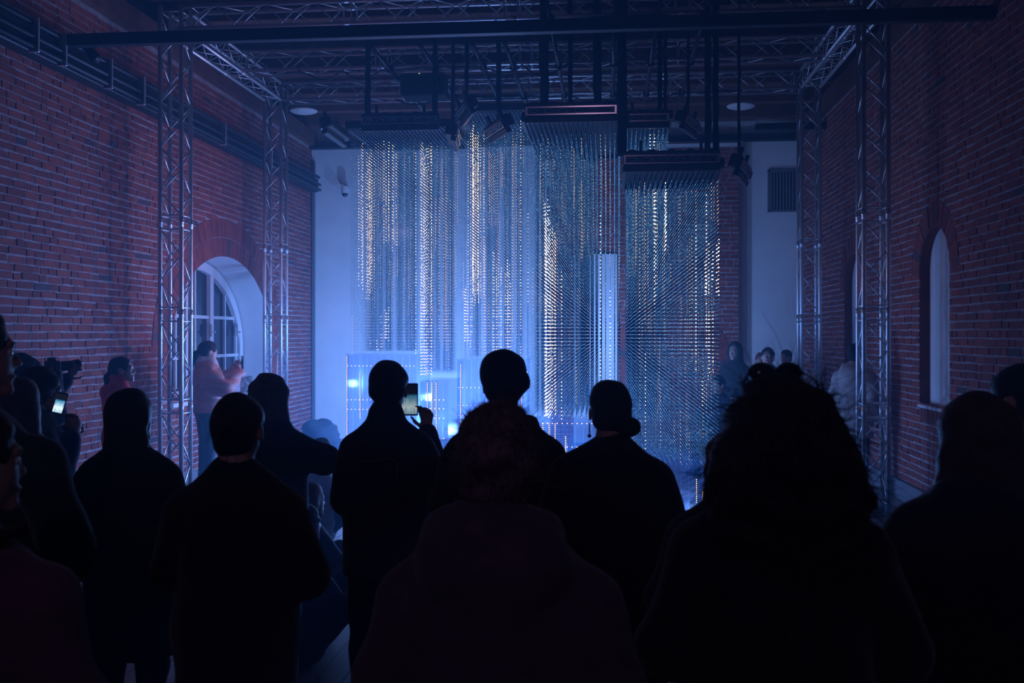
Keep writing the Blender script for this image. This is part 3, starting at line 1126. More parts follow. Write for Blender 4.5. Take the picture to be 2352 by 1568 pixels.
xG0 = at(1440, 10.15)[0]
xG1 = at(1650, 10.15)[0]
dG = 10.15
G0 = 10.06
cG = [col(1490, dG, 18, 405, 780, 3, G0, G0 + 0.9, 0.7), col(1508, dG, 9, 408, 720, 5, G0, G0 + 0.5, 0.9), col(1526, dG, 9, 405, 600, 5, G0, G0 + 0.35, 0.95),
      col(1474, dG, 10, 430, 1000, 3, G0, G0 + 0.5, 0.6), col(1482, dG, 8, 780, 1062, 4, G0, G0 + 0.2, 0.9), col(1604, dG, 12, 430, 860, 5, G0, G0 + 0.3, 0.8),
      col(1626, dG, 10, 405, 850, 5, G0, G0 + 0.45, 1.0), col(1640, dG, 20, 545, 690, 5, G0, G0 + 1.0, 0.9), col(1636, dG, 26, 700, 885, 4, G0, G0 + 1.0, 0.8), col(1642, dG, 10, 410, 545, 3, G0, G0 + 0.5, 0.9),
      col(1590, dG, 14, 520, 840, 3, G0, G0 + 0.8, 0.7), col(1556, dG, 10, 900, 1060, 4, G0, G0 + 0.1, 0.5), col(1518, dG, 8, 985, 1055, 4, G0, G0 + 0.1, 0.9), col(1610, dG, 8, 850, 960, 4, G0, G0 + 0.2, 0.9), col(1616, dG, 7, 980, 1060, 3, G0, G0 + 0.1, 0.9)]
led_block('lowest hung right block of white-lit light strands at the front', xG0, xG1, G0, G0 + 1.35, zat(395, dG), lambda x, y: 0.55 if x > at(1500, dG)[0] else 0.60, cG, seed=6, limit=280)


# ------------------------------------------------------------------ acrylic stands under the strands
def led_stand(label, px0, px1, d, depth, ptop, rows, columns, zbase=0.0, edge=True, strips=9):
    X0, Y0 = at(px0, d)
    X1, _ = at(px1, d)
    ztop = zat(ptop, d)
    Y0 = (at(px0, d)[1] + at(px1, d)[1]) / 2
    root = empty('led_stand', ((X0 + X1) / 2, Y0, 0))
    tag(root, label, 'light stand', 'blue acrylic light stands under the strands')
    hw_ = (X1 - X0) / 2
    MB().box((-hw_, 0.06, 0.0), (hw_, depth, 0.06), bev=0.006).box((-hw_, depth - 0.03, 0.06), (hw_, depth, ztop - 0.02)).box((-hw_, 0.022, 0.06), (-hw_ + 0.006, depth - 0.03, ztop - 0.02)).box((hw_ - 0.006, 0.022, 0.06), (hw_, depth - 0.03, ztop - 0.02)).build('cabinet', [M['sheet']], root)
    MB().box((-hw_ - 0.01, 0.0, ztop - 0.02), (hw_ + 0.01, depth + 0.01, ztop), bev=0.004).build('top_panel', [M['sheet']], root)
    n = strips
    for i in range(n):
        x = -hw_ + 2 * hw_ * (i + 0.5) / n
        MB().box((x - hw_ / n * 0.9, 0.008, 0.02), (x + hw_ / n * 0.9, 0.02, ztop - 0.022)).build('front_panel', [M['sheet']], root)
    # dotted drop lines in front of the panels
    P, L = [], []
    zz = np.arange(0.05, ztop, BZ * 0.8)
    for i in range(int(2 * hw_ / 0.042)):
        x = -hw_ + 0.021 + i * 0.042
        for z in zz:
            P.append((x, -0.006, z))
            L.append(1)
    for pr_ in rows:
        z = zat(pr_, d)
        for i in range(int(2 * hw_ / 0.052)):
            P.append((-hw_ + 0.026 + i * 0.052, -0.014, z))
            L.append(6)
    V, Fc, Mi = beads(np.array(P, dtype=np.float32), np.array(L))
    tag(obj('light_dots', mesh('light_dots', V, Fc, BM, Mi), root), kind='stuff')
    for (pc, pa, pb, lv) in columns:
        x = at(pc, d)[0] - root.location[0]
        za, zb2 = zat(pa, d), max(0.03, zat(pb, d))
        z = np.arange(zb2, za, 0.019)
        P = np.zeros((len(z), 3), dtype=np.float32)
        P[:, 0], P[:, 1], P[:, 2] = x, -0.02, z
        V, Fc, Mi = beads(P, np.full(len(z), lv))
        m_ = obj('light_strip', mesh('light_strip', V, Fc, BM, Mi), root)
        MB().box((x - 0.006, -0.012, zb2), (x + 0.006, 0.008, za)).build('strip_rail', [M['wire']], root)
    return root


led_stand('tallest blue light stand at the left with a glowing left edge', 792, 958, 13.0, 1.0, 812, (840, 918, 940), ((796, 815, 1085, 6), (827, 855, 960, 6)), strips=10)
led_stand('blue light stand with three pink glowing vertical strips', 963, 1030, 11.6, 0.9, 874, (918, 938, 960, 1006), ((982, 876, 1100, 6), (993, 876, 1100, 6), (1003, 876, 1100, 6)), strips=5)
led_stand('wide blue light stand behind the tall-haired viewer', 1048, 1202, 12.6, 1.1, 824, (890, 931, 954), ((1058, 836, 1000, 6), (1199, 890, 1050, 6)), strips=9)
led_stand('low wide blue light stand in the middle with rows of dots', 1206, 1436, 10.5, 1.2, 976, (972, 1026), ((1247, 972, 1110, 6), (1261, 972, 1110, 6), (1275, 972, 1110, 6), (1299, 1000, 1110, 6), (1287, 1040, 1110, 6)), strips=12)
led_stand('lowest blue light stand at the right front, on the floor', 1452, 1646, 10.0, 1.25, 1068, (), ((1599, 1098, 1152, 6), (1613, 1128, 1146, 6), (1587, 1152, 1165, 3)), strips=12)


# ------------------------------------------------------------------ LED wash bars and other stage lights
def light_bar(label, loc, rz, tilt, length=0.92, n=6):
    """black bar with a bright-rimmed trough of reflector cells; faces local -Y, tilted down by tilt"""
    root = empty('stage_light_bar', loc, (tilt, 0, rz))
    tag(root, label, 'stage light', 'stage light bars hung on the rig')
    h = length / 2
    MB().box((-h, -0.06, -0.055), (h, 0.07, 0.085), bev=0.014).build('housing', [M['blackmetal']], root)
    f = MB()
    for lo, hi in (((-h + 0.01, -0.082, 0.030), (h - 0.01, -0.058, 0.044)), ((-h + 0.01, -0.082, -0.044), (h - 0.01, -0.058, -0.030)), ((-h + 0.01, -0.082, -0.030), (-h + 0.03, -0.058, 0.030)), ((h - 0.03, -0.082, -0.030), (h - 0.01, -0.058, 0.030))):
        f.box(lo, hi)
    f.build('bezel', [M['chrome']], root)
    MB().box((-h, -0.075, -0.12), (h, -0.01, -0.058), bev=0.006).build('lower_tray', [M['blackmetal']], root)
    for i in range(n):
        x = -h + 0.09 + (length - 0.18) * (i / (n - 1))
        c_ = MB()
        pts = [(x + 0.045 * math.cos(t) * (1 + 0.0), -0.072, 0.017 * math.sin(t)) for t in [2 * math.pi * k / 14 for k in range(15)]]
        c_.tube(pts, 0.004, 5, caps=False)
        cell = c_.build('reflector_ring', [M['chrome']], root, smooth=True)
        MB().ball((x, -0.060, 0), (0.040, 0.008, 0.014), 10, 4).build('lens', [M['pane']], cell, smooth=True)
    for i in range(5):
        x = -h + 0.1 + i * (length - 0.2) / 4
        MB().box((x - 0.035, -0.03, 0.085), (x + 0.035, 0.05, 0.10), bev=0.006).build('cooling_rib', [M['black']], root)
    for sx in (-1, 1):
        MB().box((sx * (h * 0.62) - 0.015, -0.01, 0.085), (sx * (h * 0.62) + 0.015, 0.03, 0.19), bev=0.004).build('bracket', [M['black']], root)
    return root


X, Y, Z = at(920, 11.75, 277)
light_bar('stage light bar across the front of the left strand block', (X, Y, Z), 0, R(8))
X, Y, Z = at(770, 12.6, 300)
light_bar('stage light bar at the left side of the left strand block, end-on', (X, Y, Z), R(-90), R(22))
X, Y, Z = at(1072, 12.3, 252)
light_bar('pale-lit tilted stage light bar at the left of the tall middle block', (X, Y, Z), R(-72), R(30), 0.8)
X, Y, Z = at(1146, 11.9, 292)
light_bar('pale-lit tilted stage light bar hanging in front of the tall middle block', (X, Y, Z), R(-66), R(28), 0.72)
X, Y, Z = at(1312, 10.35, 255)
light_bar('stage light bar across the front of the middle strand block', (X, Y, Z), 0, R(6), 0.96)
X, Y, Z = at(1541, 9.84, 366)
light_bar('lowest stage light bar, across the front of the right strand block', (X, Y, Z), 0, R(6), 0.95)
X, Y, Z = at(1700, 10.35, 388)
light_bar('stage light bar jutting out at the right side of the lowest block', (X, Y, Z), R(76), R(20), 0.78)
X, Y, Z = at(1580, 11.9, 284)
light_bar('dark stage light bar at the right of the narrow upper block', (X, Y, Z), R(72), R(16), 0.72)
X, Y, Z = at(1485, 11.42, 272)
light_bar('dark stage light bar across the front of the narrow upper block', (X, Y, Z), 0, R(4), 0.52, 4)
X, Y, Z = at(1040, 12.2, 312)
light_bar('thin stage light bar at the right side of the left block, end-on', (X, Y, Z), R(96), R(10), 0.7)


def strap(label, px, d, ytop, ybot, wpx, seed=1):
    X, Y = at(px, d)
    z0, z1 = zat(ybot, d), zat(ytop, d)
    z1 = ZT + 0.01
    hw_ = wpx / F * d / 2
    r = random.Random(seed)
    m_ = MB()
    n = 14
    V, Fc = [], []
    for i in range(n + 1):
        z = z0 + (z1 - z0) * i / n
        k = hw_ * (0.85 + 0.25 * r.random())
        o = r.uniform(-0.006, 0.006)
        th = 0.018 + 0.012 * r.random()
        for t in range(8):
            a = 2 * math.pi * t / 8
            V.append((o + k * math.cos(a), th * math.sin(a), z))
    for i in range(n):
        for t in range(8):
            u = (t + 1) % 8
            Fc.append((i * 8 + t, i * 8 + u, (i + 1) * 8 + u, (i + 1) * 8 + t))
    Fc += [tuple(range(7, -1, -1)), tuple(n * 8 + t for t in range(8))]
    m_.add(V, Fc)
    o = m_.build('hanging_sling', [M['strap']], smooth=True, loc=(X, Y, 0))
    tag(o, label, 'sling', 'black slings that hold up the light blocks')


strap('thick black sling at the left end of the middle light bar', 1250, 10.45, 40, 246, 22, 1)
strap('black sling right of the middle of the front light bar', 1372, 10.45, 40, 246, 20, 2)
strap('long wide black sling left of the lowest light bar', 1428, 10.0, 40, 358, 24, 3)
strap('black sling at the right end of the lowest bar, left of the pair', 1626, 10.0, 60, 352, 15, 4)
strap('black sling at the right end of the lowest bar, right of the pair', 1644, 10.0, 60, 352, 14, 5)
strap('thin black sling above the narrow upper block', 1516, 11.7, 90, 270, 11, 6)
strap('thin black sling between the two front slings', 1310, 10.7, 70, 240, 12, 7)
strap('black sling at the left end of the left block', 845, 11.75, 205, 268, 14, 8)
strap('black sling at the right end of the left block', 1000, 11.75, 190, 262, 13, 9)
strap('thin black sling above the pale tilted bar in front of the middle block', 1146, 11.9, 150, 275, 12, 10)
strap('thin black sling above the end-on bar right of the left block', 1040, 12.2, 150, 300, 10, 12)
strap('thin black sling above the pale tilted bar at the left of the middle block', 1072, 12.3, 150, 240, 10, 13)
strap('black sling nearest the right of the narrow upper block', 1528, 11.7, 90, 275, 9, 11)

strap('thin black cable tie above the bar at the right of the lowest block', 1698, 10.35, 150, 376, 7, 21)
strap('thin black cable tie above the dark bar right of the narrow upper block', 1580, 11.9, 150, 274, 7, 22)

# loose cables bundled along the truss beams
for i, (x0, x1, y, lab) in enumerate(((-3.9, -0.5, 12.20, 'black cable drooping along the middle truss beam'), (-1.2, 2.2, 10.45, 'black cable drooping along the front truss beam'), (-3.0, 1.8, 13.78, 'black cable drooping along the rear truss beam'))):
    r = random.Random(i)
    pts = []
    for k in range(49):
        t = k / 48
        pts.append((x0 + (x1 - x0) * t, y, ZB - 0.005 - 0.16 * abs(math.sin(t * math.pi * 6)) * (0.5 + 0.5 * math.sin(t * 9 + i)) ** 2))
    tag(MB().tube(pts, 0.011, 6).build('cable', [M['black']], smooth=True), lab, 'cable')

# projector-like dark box above the left block with a small green lamp
X, Y, Z = at(975, 12.9, 196)
bx = MB().box((X - 0.28, Y - 0.2, Z - 0.17), (X + 0.28, Y + 0.2, Z + 0.15), bev=0.02).build('amplifier_box', [M['black']])
tag(bx, 'dark equipment box hung above the left block with one tiny lamp', 'equipment box')
MB().ball((X - 0.03, Y - 0.205, Z + 0.105), 0.007, 8, 5).build('status_lamp', [emat('green_lamp', (0.7, 1.0, 0.3), 3.0)], bx)
for sx in (-0.2, 0.2):
    MB().box((X + sx - 0.015, Y - 0.02, Z + 0.15), (X + sx + 0.015, Y + 0.02, ZB + 0.02)).build('hanger', [M['black']], bx)

# ------------------------------------------------------------------ things on the walls
# cable trunking along the left wall
tr = empty('cable_trunking', (XL + 0.02, 0, 4.42))
tag(tr, 'dark cable trunking with pipes along the top of the left wall', 'trunking')
MB().box((0.0, 4.0, -0.10), (0.16, 17.0, 0.13), bev=0.01).build('tray', [M['steel']], tr)
for k, (xx, zz_) in enumerate(((0.19, -0.06), (0.19, 0.03), (0.17, 0.16))):
    MB().tube([(xx, 4.0, zz_), (xx, 17.0, zz_)], 0.026, 10).build('conduit', [M['steel']], tr, smooth=True)
for yy in (8.3, 8.75, 9.6, 10.3, 10.32, 12.6, 14.4):
    MB().box((0.14, yy, -0.11), (0.235, yy + 0.025, 0.2), bev=0.004).build('clip', [M['alu']], tr)
sp = MB()
sp.tube([(XL + 0.22, 9.25, 4.58), (XL + 0.30, 9.22, 4.50)], 0.05, 12).ball((XL + 0.22, 9.25, 4.60), 0.045, 10, 6).tube([(XL + 0.2, 9.25, 4.62), (XL + 0.02, 9.3, 4.64)], 0.012, 6)
tag(sp.build('spotlight', [M['blackmetal']], smooth=True), 'small dark spotlight clamped on the left trunking', 'spotlight')
# dome camera
X, Y, Z = at(762, 16.55, 428)
dm = MB().tube([(X, YB, Z + 0.10), (X, YB - 0.2, Z + 0.10)], 0.03, 10).tube([(X, YB - 0.2, Z + 0.12), (X, YB - 0.2, Z + 0.0)], 0.062, 14).build('security_camera', [M['frame']], smooth=False)
tag(dm, 'small white dome security camera on the white end wall', 'camera')
MB().ball((X, YB - 0.2, Z - 0.005), 0.055, 14, 8).build('dome', [M['black']], dm, smooth=True)
# vent grille
X0, Y0, Z0 = at(1762, 16.9, 488)
X1, _, Z1 = at(1832, 16.9, 392)
vg = MB()
for lo, hi in (((X0, YB - 0.05, Z0), (X1, YB, Z0 + 0.03)), ((X0, YB - 0.05, Z1 - 0.03), (X1, YB, Z1)), ((X0, YB - 0.05, Z0), (X0 + 0.03, YB, Z1)), ((X1 - 0.03, YB - 0.05, Z0), (X1, YB, Z1))):
    vg.box(lo, hi)
v = vg.build('vent_grille', [M['greyboard']])
tag(v, 'grey louvred vent grille high on the white end wall', 'vent')
MB().box((X0 + 0.02, YB - 0.012, Z0 + 0.02), (X1 - 0.02, YB, Z1 - 0.02)).build('backing', [M['steel']], v)
for k in range(9):
    x = X0 + 0.05 + k * (X1 - X0 - 0.1) / 8
    MB().box((x - 0.014, YB - 0.045, Z0 + 0.03), (x + 0.014, YB - 0.012, Z1 - 0.03)).build('slat', [M['greyboard']], v)
# corner trunking, vertical
tag(MB().box((XL + 0.02, YB - 0.06, 0), (XL + 0.07, YB, 4.9), bev=0.006).build('corner_conduit', [M['greyboard']]), 'slim vertical conduit in the left rear corner', 'conduit')
# duct at the end wall, ceiling lamps
X0, _, Z0 = at(1735, 16.8, 300)
X1, _, Z1 = at(1815, 16.8, 272)
du = MB().tube([(X0, YB - 0.3, (Z0 + Z1) / 2 - 0.03), (XR, YB - 0.3, (Z0 + Z1) / 2 - 0.03)], 0.11, 16).build('air_duct', [M['alu']], smooth=True)
tag(du, 'grey round air duct at the top right of the end wall', 'duct')
for px, py, d, lab in ((697, 254, 15.6, 'round white ceiling lamp at the left beyond the truss'), (1702, 243, 15.2, 'round white ceiling lamp at the right beyond the truss')):
    X, Y, Z = at(px, d, py)
    l_ = MB().tube([(X, Y, ZT - 0.24), (X, Y, Z + 0.02)], 0.012, 8).ball((X, Y, Z), (0.22, 0.22, 0.05), 18, 8).build('ceiling_lamp', [M['frame']], smooth=True)
    tag(l_, lab, 'lamp')
X, Y, Z = at(790, 9.6, 92)
fx = MB().box((X - 0.32, Y, ZT - 0.32), (X + 0.32, Y + 0.14, ZT - 0.24), bev=0.01).build('ceiling_batten', [M['frame']])
tag(fx, 'long pale fluorescent batten under a joist', 'lamp')
# tape marks on the floor
tag(MB().box((XL + 0.3, 13.75, 0.0), (-3.0, 13.79, 0.004)).build('floor_tape', [M['red']]), 'thin glowing red line on the floor by the white wall', 'tape')
tag(MB().box((2.95, 11.2, 0.0), (3.0, 11.75, 0.004)).build('floor_tape', [M['tape']]), 'red tape on the floor by the near right truss post', 'tape')
tag(MB().box((1.9, 9.55, 0.0), (3.1, 9.6, 0.008)).build('floor_cable_cover', [M['black']]), 'black cable cover across the floor before the right post', 'cable cover')

# bags on the sill and by the wall
def lump(name, c, r, label, cat, m, seed, nu=30, nv=20, amp=0.18):
    rr = random.Random(seed)
    b = MB().ball((0, 0, 0), r, nu, nv)
    ph = [rr.uniform(0, 6) for _ in range(6)]
    V = []
    for v_ in b.V:
        n_ = 1 + amp * (math.sin(v_[0] / r[0] * 2.3 + ph[0]) * math.sin(v_[1] / r[1] * 2.9 + ph[1]) + 0.5 * math.sin(v_[2] / r[2] * 4.1 + ph[2] + v_[0] / r[0] * 3) + 0.35 * math.sin(v_[1] / r[1] * 9 + ph[3] + 2 * math.sin(v_[2] / r[2] * 5)) * math.sin(v_[2] / r[2] * 8 + ph[4]) + 0.25 * rr.uniform(-1, 1))
        V.append((v_[0] * n_, v_[1] * n_, max(-r[2] * 0.75, v_[2] * n_)))
    b.V = V
    o = b.build(name, [m], smooth=True, loc=(c[0], c[1], c[2] + r[2] * 0.75))
    tag(o, label, cat)
    return o


zs = 1.004
pb = lump('plastic_bag', (XL - 0.02, 13.55, zs), (0.10, 0.13, 0.17), 'pinkish plastic carrier bag on the window sill', 'bag', M['plastic_bag'], 4)
MB().tube([(0, -0.05, 0.12), (0.02, -0.04, 0.27), (0, 0.04, 0.28), (0, 0.06, 0.12)], 0.012, 6).build('handle', [M['plastic_bag']], pb, smooth=True)
lump('crumpled_bag', (XL - 0.10, 13.95, zs), (0.13, 0.17, 0.11), 'crumpled pale bag on the sill, left of the heap', 'bag', M['paper'], 5, amp=0.3)
lump('crumpled_bag', (XL - 0.10, 14.32, zs), (0.14, 0.18, 0.10), 'crumpled pale bag on the sill, right of the heap', 'bag', M['paper'], 6, amp=0.3)
lump('folded_coat', (XL - 0.37, 14.25, zs), (0.12, 0.50, 0.12), 'dark coat heaped at the back of the window sill', 'coat', M['darkcloth'], 7, amp=0.35)
X, Y = at(738, 15.6)
lump('backpack', (X, Y, 0.0), (0.30, 0.25, 0.30), 'dark backpack on the floor against the white end wall', 'backpack', M['darkcloth'], 8)
lump('backpack', (X - 0.56, Y + 0.10, 0.0), (0.15, 0.15, 0.18), 'small bag lying left of the dark backpack', 'bag', M['darkcloth'], 9)

# ------------------------------------------------------------------ people: signed distance shapes meshed with surface nets
def smin(a, b, k):
    h = np.maximum(k - np.abs(a - b), 0) / k
    return np.minimum(a, b) - h * h * k * 0.25


class Sdf:
    def __init__(s):
        s.p = []

    def cap(s, a, b, ra, rb=None, k=0.03, flat=1.0, fdir=(0, 1, 0), sub=False):
        s.p.append(('c', np.array(a, float), np.array(b, float), ra, ra if rb is None else rb, k, flat, np.array(fdir, float), sub))
        return s

    def ell(s, c, r, k=0.02, sub=False, M3=None):
        s.p.append(('e', np.array(c, float), np.array(r, float) if not np.isscalar(r) else np.array([r] * 3, float), M3, 0, k, 1, None, sub))
        return s

    def bounds(s):
        lo, hi = np.full(3, 1e9), np.full(3, -1e9)
        for q in s.p:
            if q[8]:
                continue
            if q[0] == 'c':
                r = max(q[3], q[4])
                lo = np.minimum(lo, np.minimum(q[1], q[2]) - r)
                hi = np.maximum(hi, np.maximum(q[1], q[2]) + r)
            else:
                r = q[2] if q[3] is None else np.full(3, q[2].max())
                lo = np.minimum(lo, q[1] - r)
                hi = np.maximum(hi, q[1] + r)
        return lo, hi

    def grid(s, h, pad=0.03):
        lo, hi = s.bounds()
        lo, hi = lo - pad, hi + pad
        n = np.ceil((hi - lo) / h).astype(int) + 1
        ax = [lo[i] + h * np.arange(n[i]) for i in range(3)]
        Fv = np.full(n, 0.15, dtype=np.float32)
        for q in s.p:
            kind, a, b, ra, rb, k, flat, fd, sub = q
            if kind == 'c':
                m = max(ra, rb) + k + 0.05
                l_, h_ = np.minimum(a, b) - m, np.maximum(a, b) + m
            else:
                r = b if ra is None else np.full(3, b.max())
                m = k + 0.05
                l_, h_ = a - r - m, a + r + m
            sl = []
            for i in range(3):
                i0 = int(np.clip(np.floor((l_[i] - lo[i]) / h), 0, n[i]))
                i1 = int(np.clip(np.ceil((h_[i] - lo[i]) / h) + 1, 0, n[i]))
                sl.append((i0, i1))
            if any(i1 <= i0 for i0, i1 in sl):
                continue
            x = ax[0][sl[0][0]:sl[0][1]][:, None, None]
            y = ax[1][sl[1][0]:sl[1][1]][None, :, None]
            z = ax[2][sl[2][0]:sl[2][1]][None, None, :]
            if kind == 'c':
                ab = b - a
                L2 = max(1e-9, float(ab @ ab))
                t = np.clip(((x - a[0]) * ab[0] + (y - a[1]) * ab[1] + (z - a[2]) * ab[2]) / L2, 0, 1)
                dx, dy, dz = x - a[0] - t * ab[0], y - a[1] - t * ab[1], z - a[2] - t * ab[2]
                d2 = dx * dx + dy * dy + dz * dz
                if flat != 1.0:
                    f = dx * fd[0] + dy * fd[1] + dz * fd[2]
                    d2 = d2 + f * f * (1 / flat ** 2 - 1)
                    d = (np.sqrt(d2) - (ra + (rb - ra) * t)) * (0.5 + 0.5 * flat)
                else:
                    d = np.sqrt(d2) - (ra + (rb - ra) * t)
            else:
                if ra is None:
                    u, v, w_ = (x - a[0]) / b[0], (y - a[1]) / b[1], (z - a[2]) / b[2]
                else:
                    X_, Y_, Z_ = x - a[0], y - a[1], z - a[2]
                    u = (ra[0, 0] * X_ + ra[1, 0] * Y_ + ra[2, 0] * Z_) / b[0]
                    v = (ra[0, 1] * X_ + ra[1, 1] * Y_ + ra[2, 1] * Z_) / b[1]
                    w_ = (ra[0, 2] * X_ + ra[1, 2] * Y_ + ra[2, 2] * Z_) / b[2]
                q0 = np.sqrt(u * u + v * v + w_ * w_)
                d = (q0 - 1) * float(b.min()) * (1 if b.max() / b.min() < 1.6 else 1.2)
            sub_ = Fv[sl[0][0]:sl[0][1], sl[1][0]:sl[1][1], sl[2][0]:sl[2][1]]
            if sub:
                Fv[sl[0][0]:sl[0][1], sl[1][0]:sl[1][1], sl[2][0]:sl[2][1]] = -smin(-sub_, d.astype(np.float32), k)
            else:
                Fv[sl[0][0]:sl[0][1], sl[1][0]:sl[1][1], sl[2][0]:sl[2][1]] = smin(sub_, d.astype(np.float32), k)
        return Fv, ax, lo


COR = np.array([(i, j, k) for i in (0, 1) for j in (0, 1) for k in (0, 1)])
EDG = [(a, b) for a in range(8) for b in range(a + 1, 8) if np.abs(COR[a] - COR[b]).sum() == 1]


def surface_net(Fv, lo, h):
    ins = Fv < 0
    n = np.array(Fv.shape)
    cnt = np.zeros(n - 1, dtype=np.int8)
    for c in COR:
        cnt += ins[c[0]:n[0] - 1 + c[0], c[1]:n[1] - 1 + c[1], c[2]:n[2] - 1 + c[2]]
    act = (cnt > 0) & (cnt < 8)
    I = np.argwhere(act)
    idx = np.full(n - 1, -1, dtype=np.int32)
    idx[act] = np.arange(len(I))
    fv = np.stack([Fv[I[:, 0] + c[0], I[:, 1] + c[1], I[:, 2] + c[2]] for c in COR], 1)
    pos = np.zeros((len(I), 3))
    num = np.zeros(len(I))
    for a, b in EDG:
        m = (fv[:, a] < 0) != (fv[:, b] < 0)
        t = fv[:, a] / (fv[:, a] - fv[:, b] + 1e-12)
        p = COR[a] + t[:, None] * (COR[b] - COR[a])
        pos[m] += p[m]
        num[m] += 1
    V = lo + h * (I + pos / num[:, None])
    Q = []
    for axn in range(3):
        o = [0, 1, 2]
        o.remove(axn)
        s0 = [slice(None)] * 3
        s1 = [slice(None)] * 3
        s0[axn], s1[axn] = slice(0, -1), slice(1, None)
        a_, b_ = ins[tuple(s0)], ins[tuple(s1)]
        E = np.argwhere(a_ != b_)
        E = E[(E[:, o[0]] > 0) & (E[:, o[1]] > 0) & (E[:, o[0]] < n[o[0]] - 1) & (E[:, o[1]] < n[o[1]] - 1)]
        if not len(E):
            continue
        flip = a_[E[:, 0], E[:, 1], E[:, 2]]
        c = []
        for d0, d1 in ((-1, -1), (0, -1), (0, 0), (-1, 0)):
            e = E.copy()
            e[:, o[0]] += d0
            e[:, o[1]] += d1
            c.append(idx[e[:, 0], e[:, 1], e[:, 2]])
        q = np.stack(c, 1)
        if axn == 1:
            flip = ~flip
        q[~flip] = q[~flip][:, ::-1]
        Q.append(q)
    return V, np.concatenate(Q).astype(np.int32)


def folds(Fv, ax, amp, seed, f=1.0):
    r = np.random.default_rng(seed)
    p = r.random(8) * 6.28
    x, y, z = ax[0][:, None, None], ax[1][None, :, None], ax[2][None, None, :]
    w1 = np.sin(f * (9 * x + 5 * y) + p[0]) * 1.2 + np.sin(f * 7 * z + 6 * y + p[1])
    Fv += (amp * (np.sin(f * 22 * z + 2.0 * w1 + p[2]) * 0.6 + np.sin(f * (17 * x - 13 * z) + 1.6 * w1 + p[3]) * 0.5 + np.sin(f * (31 * z + 25 * y) + w1 + p[4]) * 0.3)).astype(np.float32)


def build_sdf(name, s, h, mtl, parent, amp=0.0, seed=0, zmin=None, zmax=None, ff=1.0, quilt=0.0, cut=None):
    Fv, ax, lo = s.grid(h)
    if amp:
        folds(Fv, ax, amp, seed, ff)
    if quilt:
        zz = ax[2][None, None, :]
        Fv -= (quilt * np.abs(np.sin(zz * math.pi / 0.11))).astype(np.float32)
    if zmin is not None:
        Fv = np.maximum(Fv, (zmin - ax[2])[None, None, :].astype(np.float32))
    if zmax is not None:
        Fv = np.maximum(Fv, (ax[2] - zmax)[None, None, :].astype(np.float32))
    if cut is not None:
        Fv = np.maximum(Fv, cut(ax[0][:, None, None], ax[1][None, :, None], ax[2][None, None, :]).astype(np.float32))
    Fv[0], Fv[-1], Fv[:, 0], Fv[:, -1], Fv[:, :, 0], Fv[:, :, -1] = (0.1,) * 6
    V, Q = surface_net(Fv, lo, h)
    return V, Q


SKIN = mat('skin', (0.42, 0.24, 0.18), 0.55, noise=0.08, nscale=20)
SKINL = mat('skin_light', (0.62, 0.40, 0.33), 0.5, noise=0.06, nscale=20)
EYEW = mat('eye_white', (0.75, 0.75, 0.78), 0.2)
EYEB = mat('eye_iris', (0.03, 0.02, 0.015), 0.15)
LIPS = mat('lips', (0.40, 0.10, 0.10), 0.5)
HAIRM = {}


def hair_mat(key, c, rough=0.45):
    if key not in HAIRM:
        m = HAIRM[key] = mat('hair_' + key, c, max(rough, 0.55), spec=0.2, noise=0.4, nscale=30, sheen=0.05)
        nt = m.node_tree
        tc = nt.nodes.new('ShaderNodeTexCoord')
        mp = nt.nodes.new('ShaderNodeMapping')
        mp.inputs['Scale'].default_value = (130, 130, 9)
        n = nt.nodes.new('ShaderNodeTexNoise')
        n.inputs['Scale'].default_value = 1.0
        n.inputs['Detail'].default_value = 3
        bp = nt.nodes.new('ShaderNodeBump')
        bp.inputs['Strength'].default_value = 0.9
        bp.inputs['Distance'].default_value = 0.012
        nt.links.new(tc.outputs['Object'], mp.inputs['Vector'])
        nt.links.new(mp.outputs['Vector'], n.inputs['Vector'])
        nt.links.new(n.outputs['Fac'], bp.inputs['Height'])
        nt.links.new(bp.outputs['Normal'], nt.nodes['Principled BSDF'].inputs['Normal'])
    return HAIRM[key]


CLOTH = {}


def cloth(key, c, rough=0.85, sheen=0.15):
    if key not in CLOTH:
        CLOTH[key] = mat('cloth_' + key, c, rough, spec=0.25, noise=0.2, nscale=25, bump=0.25, bscale=220, sheen=sheen)
    return CLOTH[key]


shoe_cache = {}


def rotz(v, a):
    return np.array([v[0] * math.cos(a) - v[1] * math.sin(a), v[0] * math.sin(a) + v[1] * math.cos(a), v[2]])


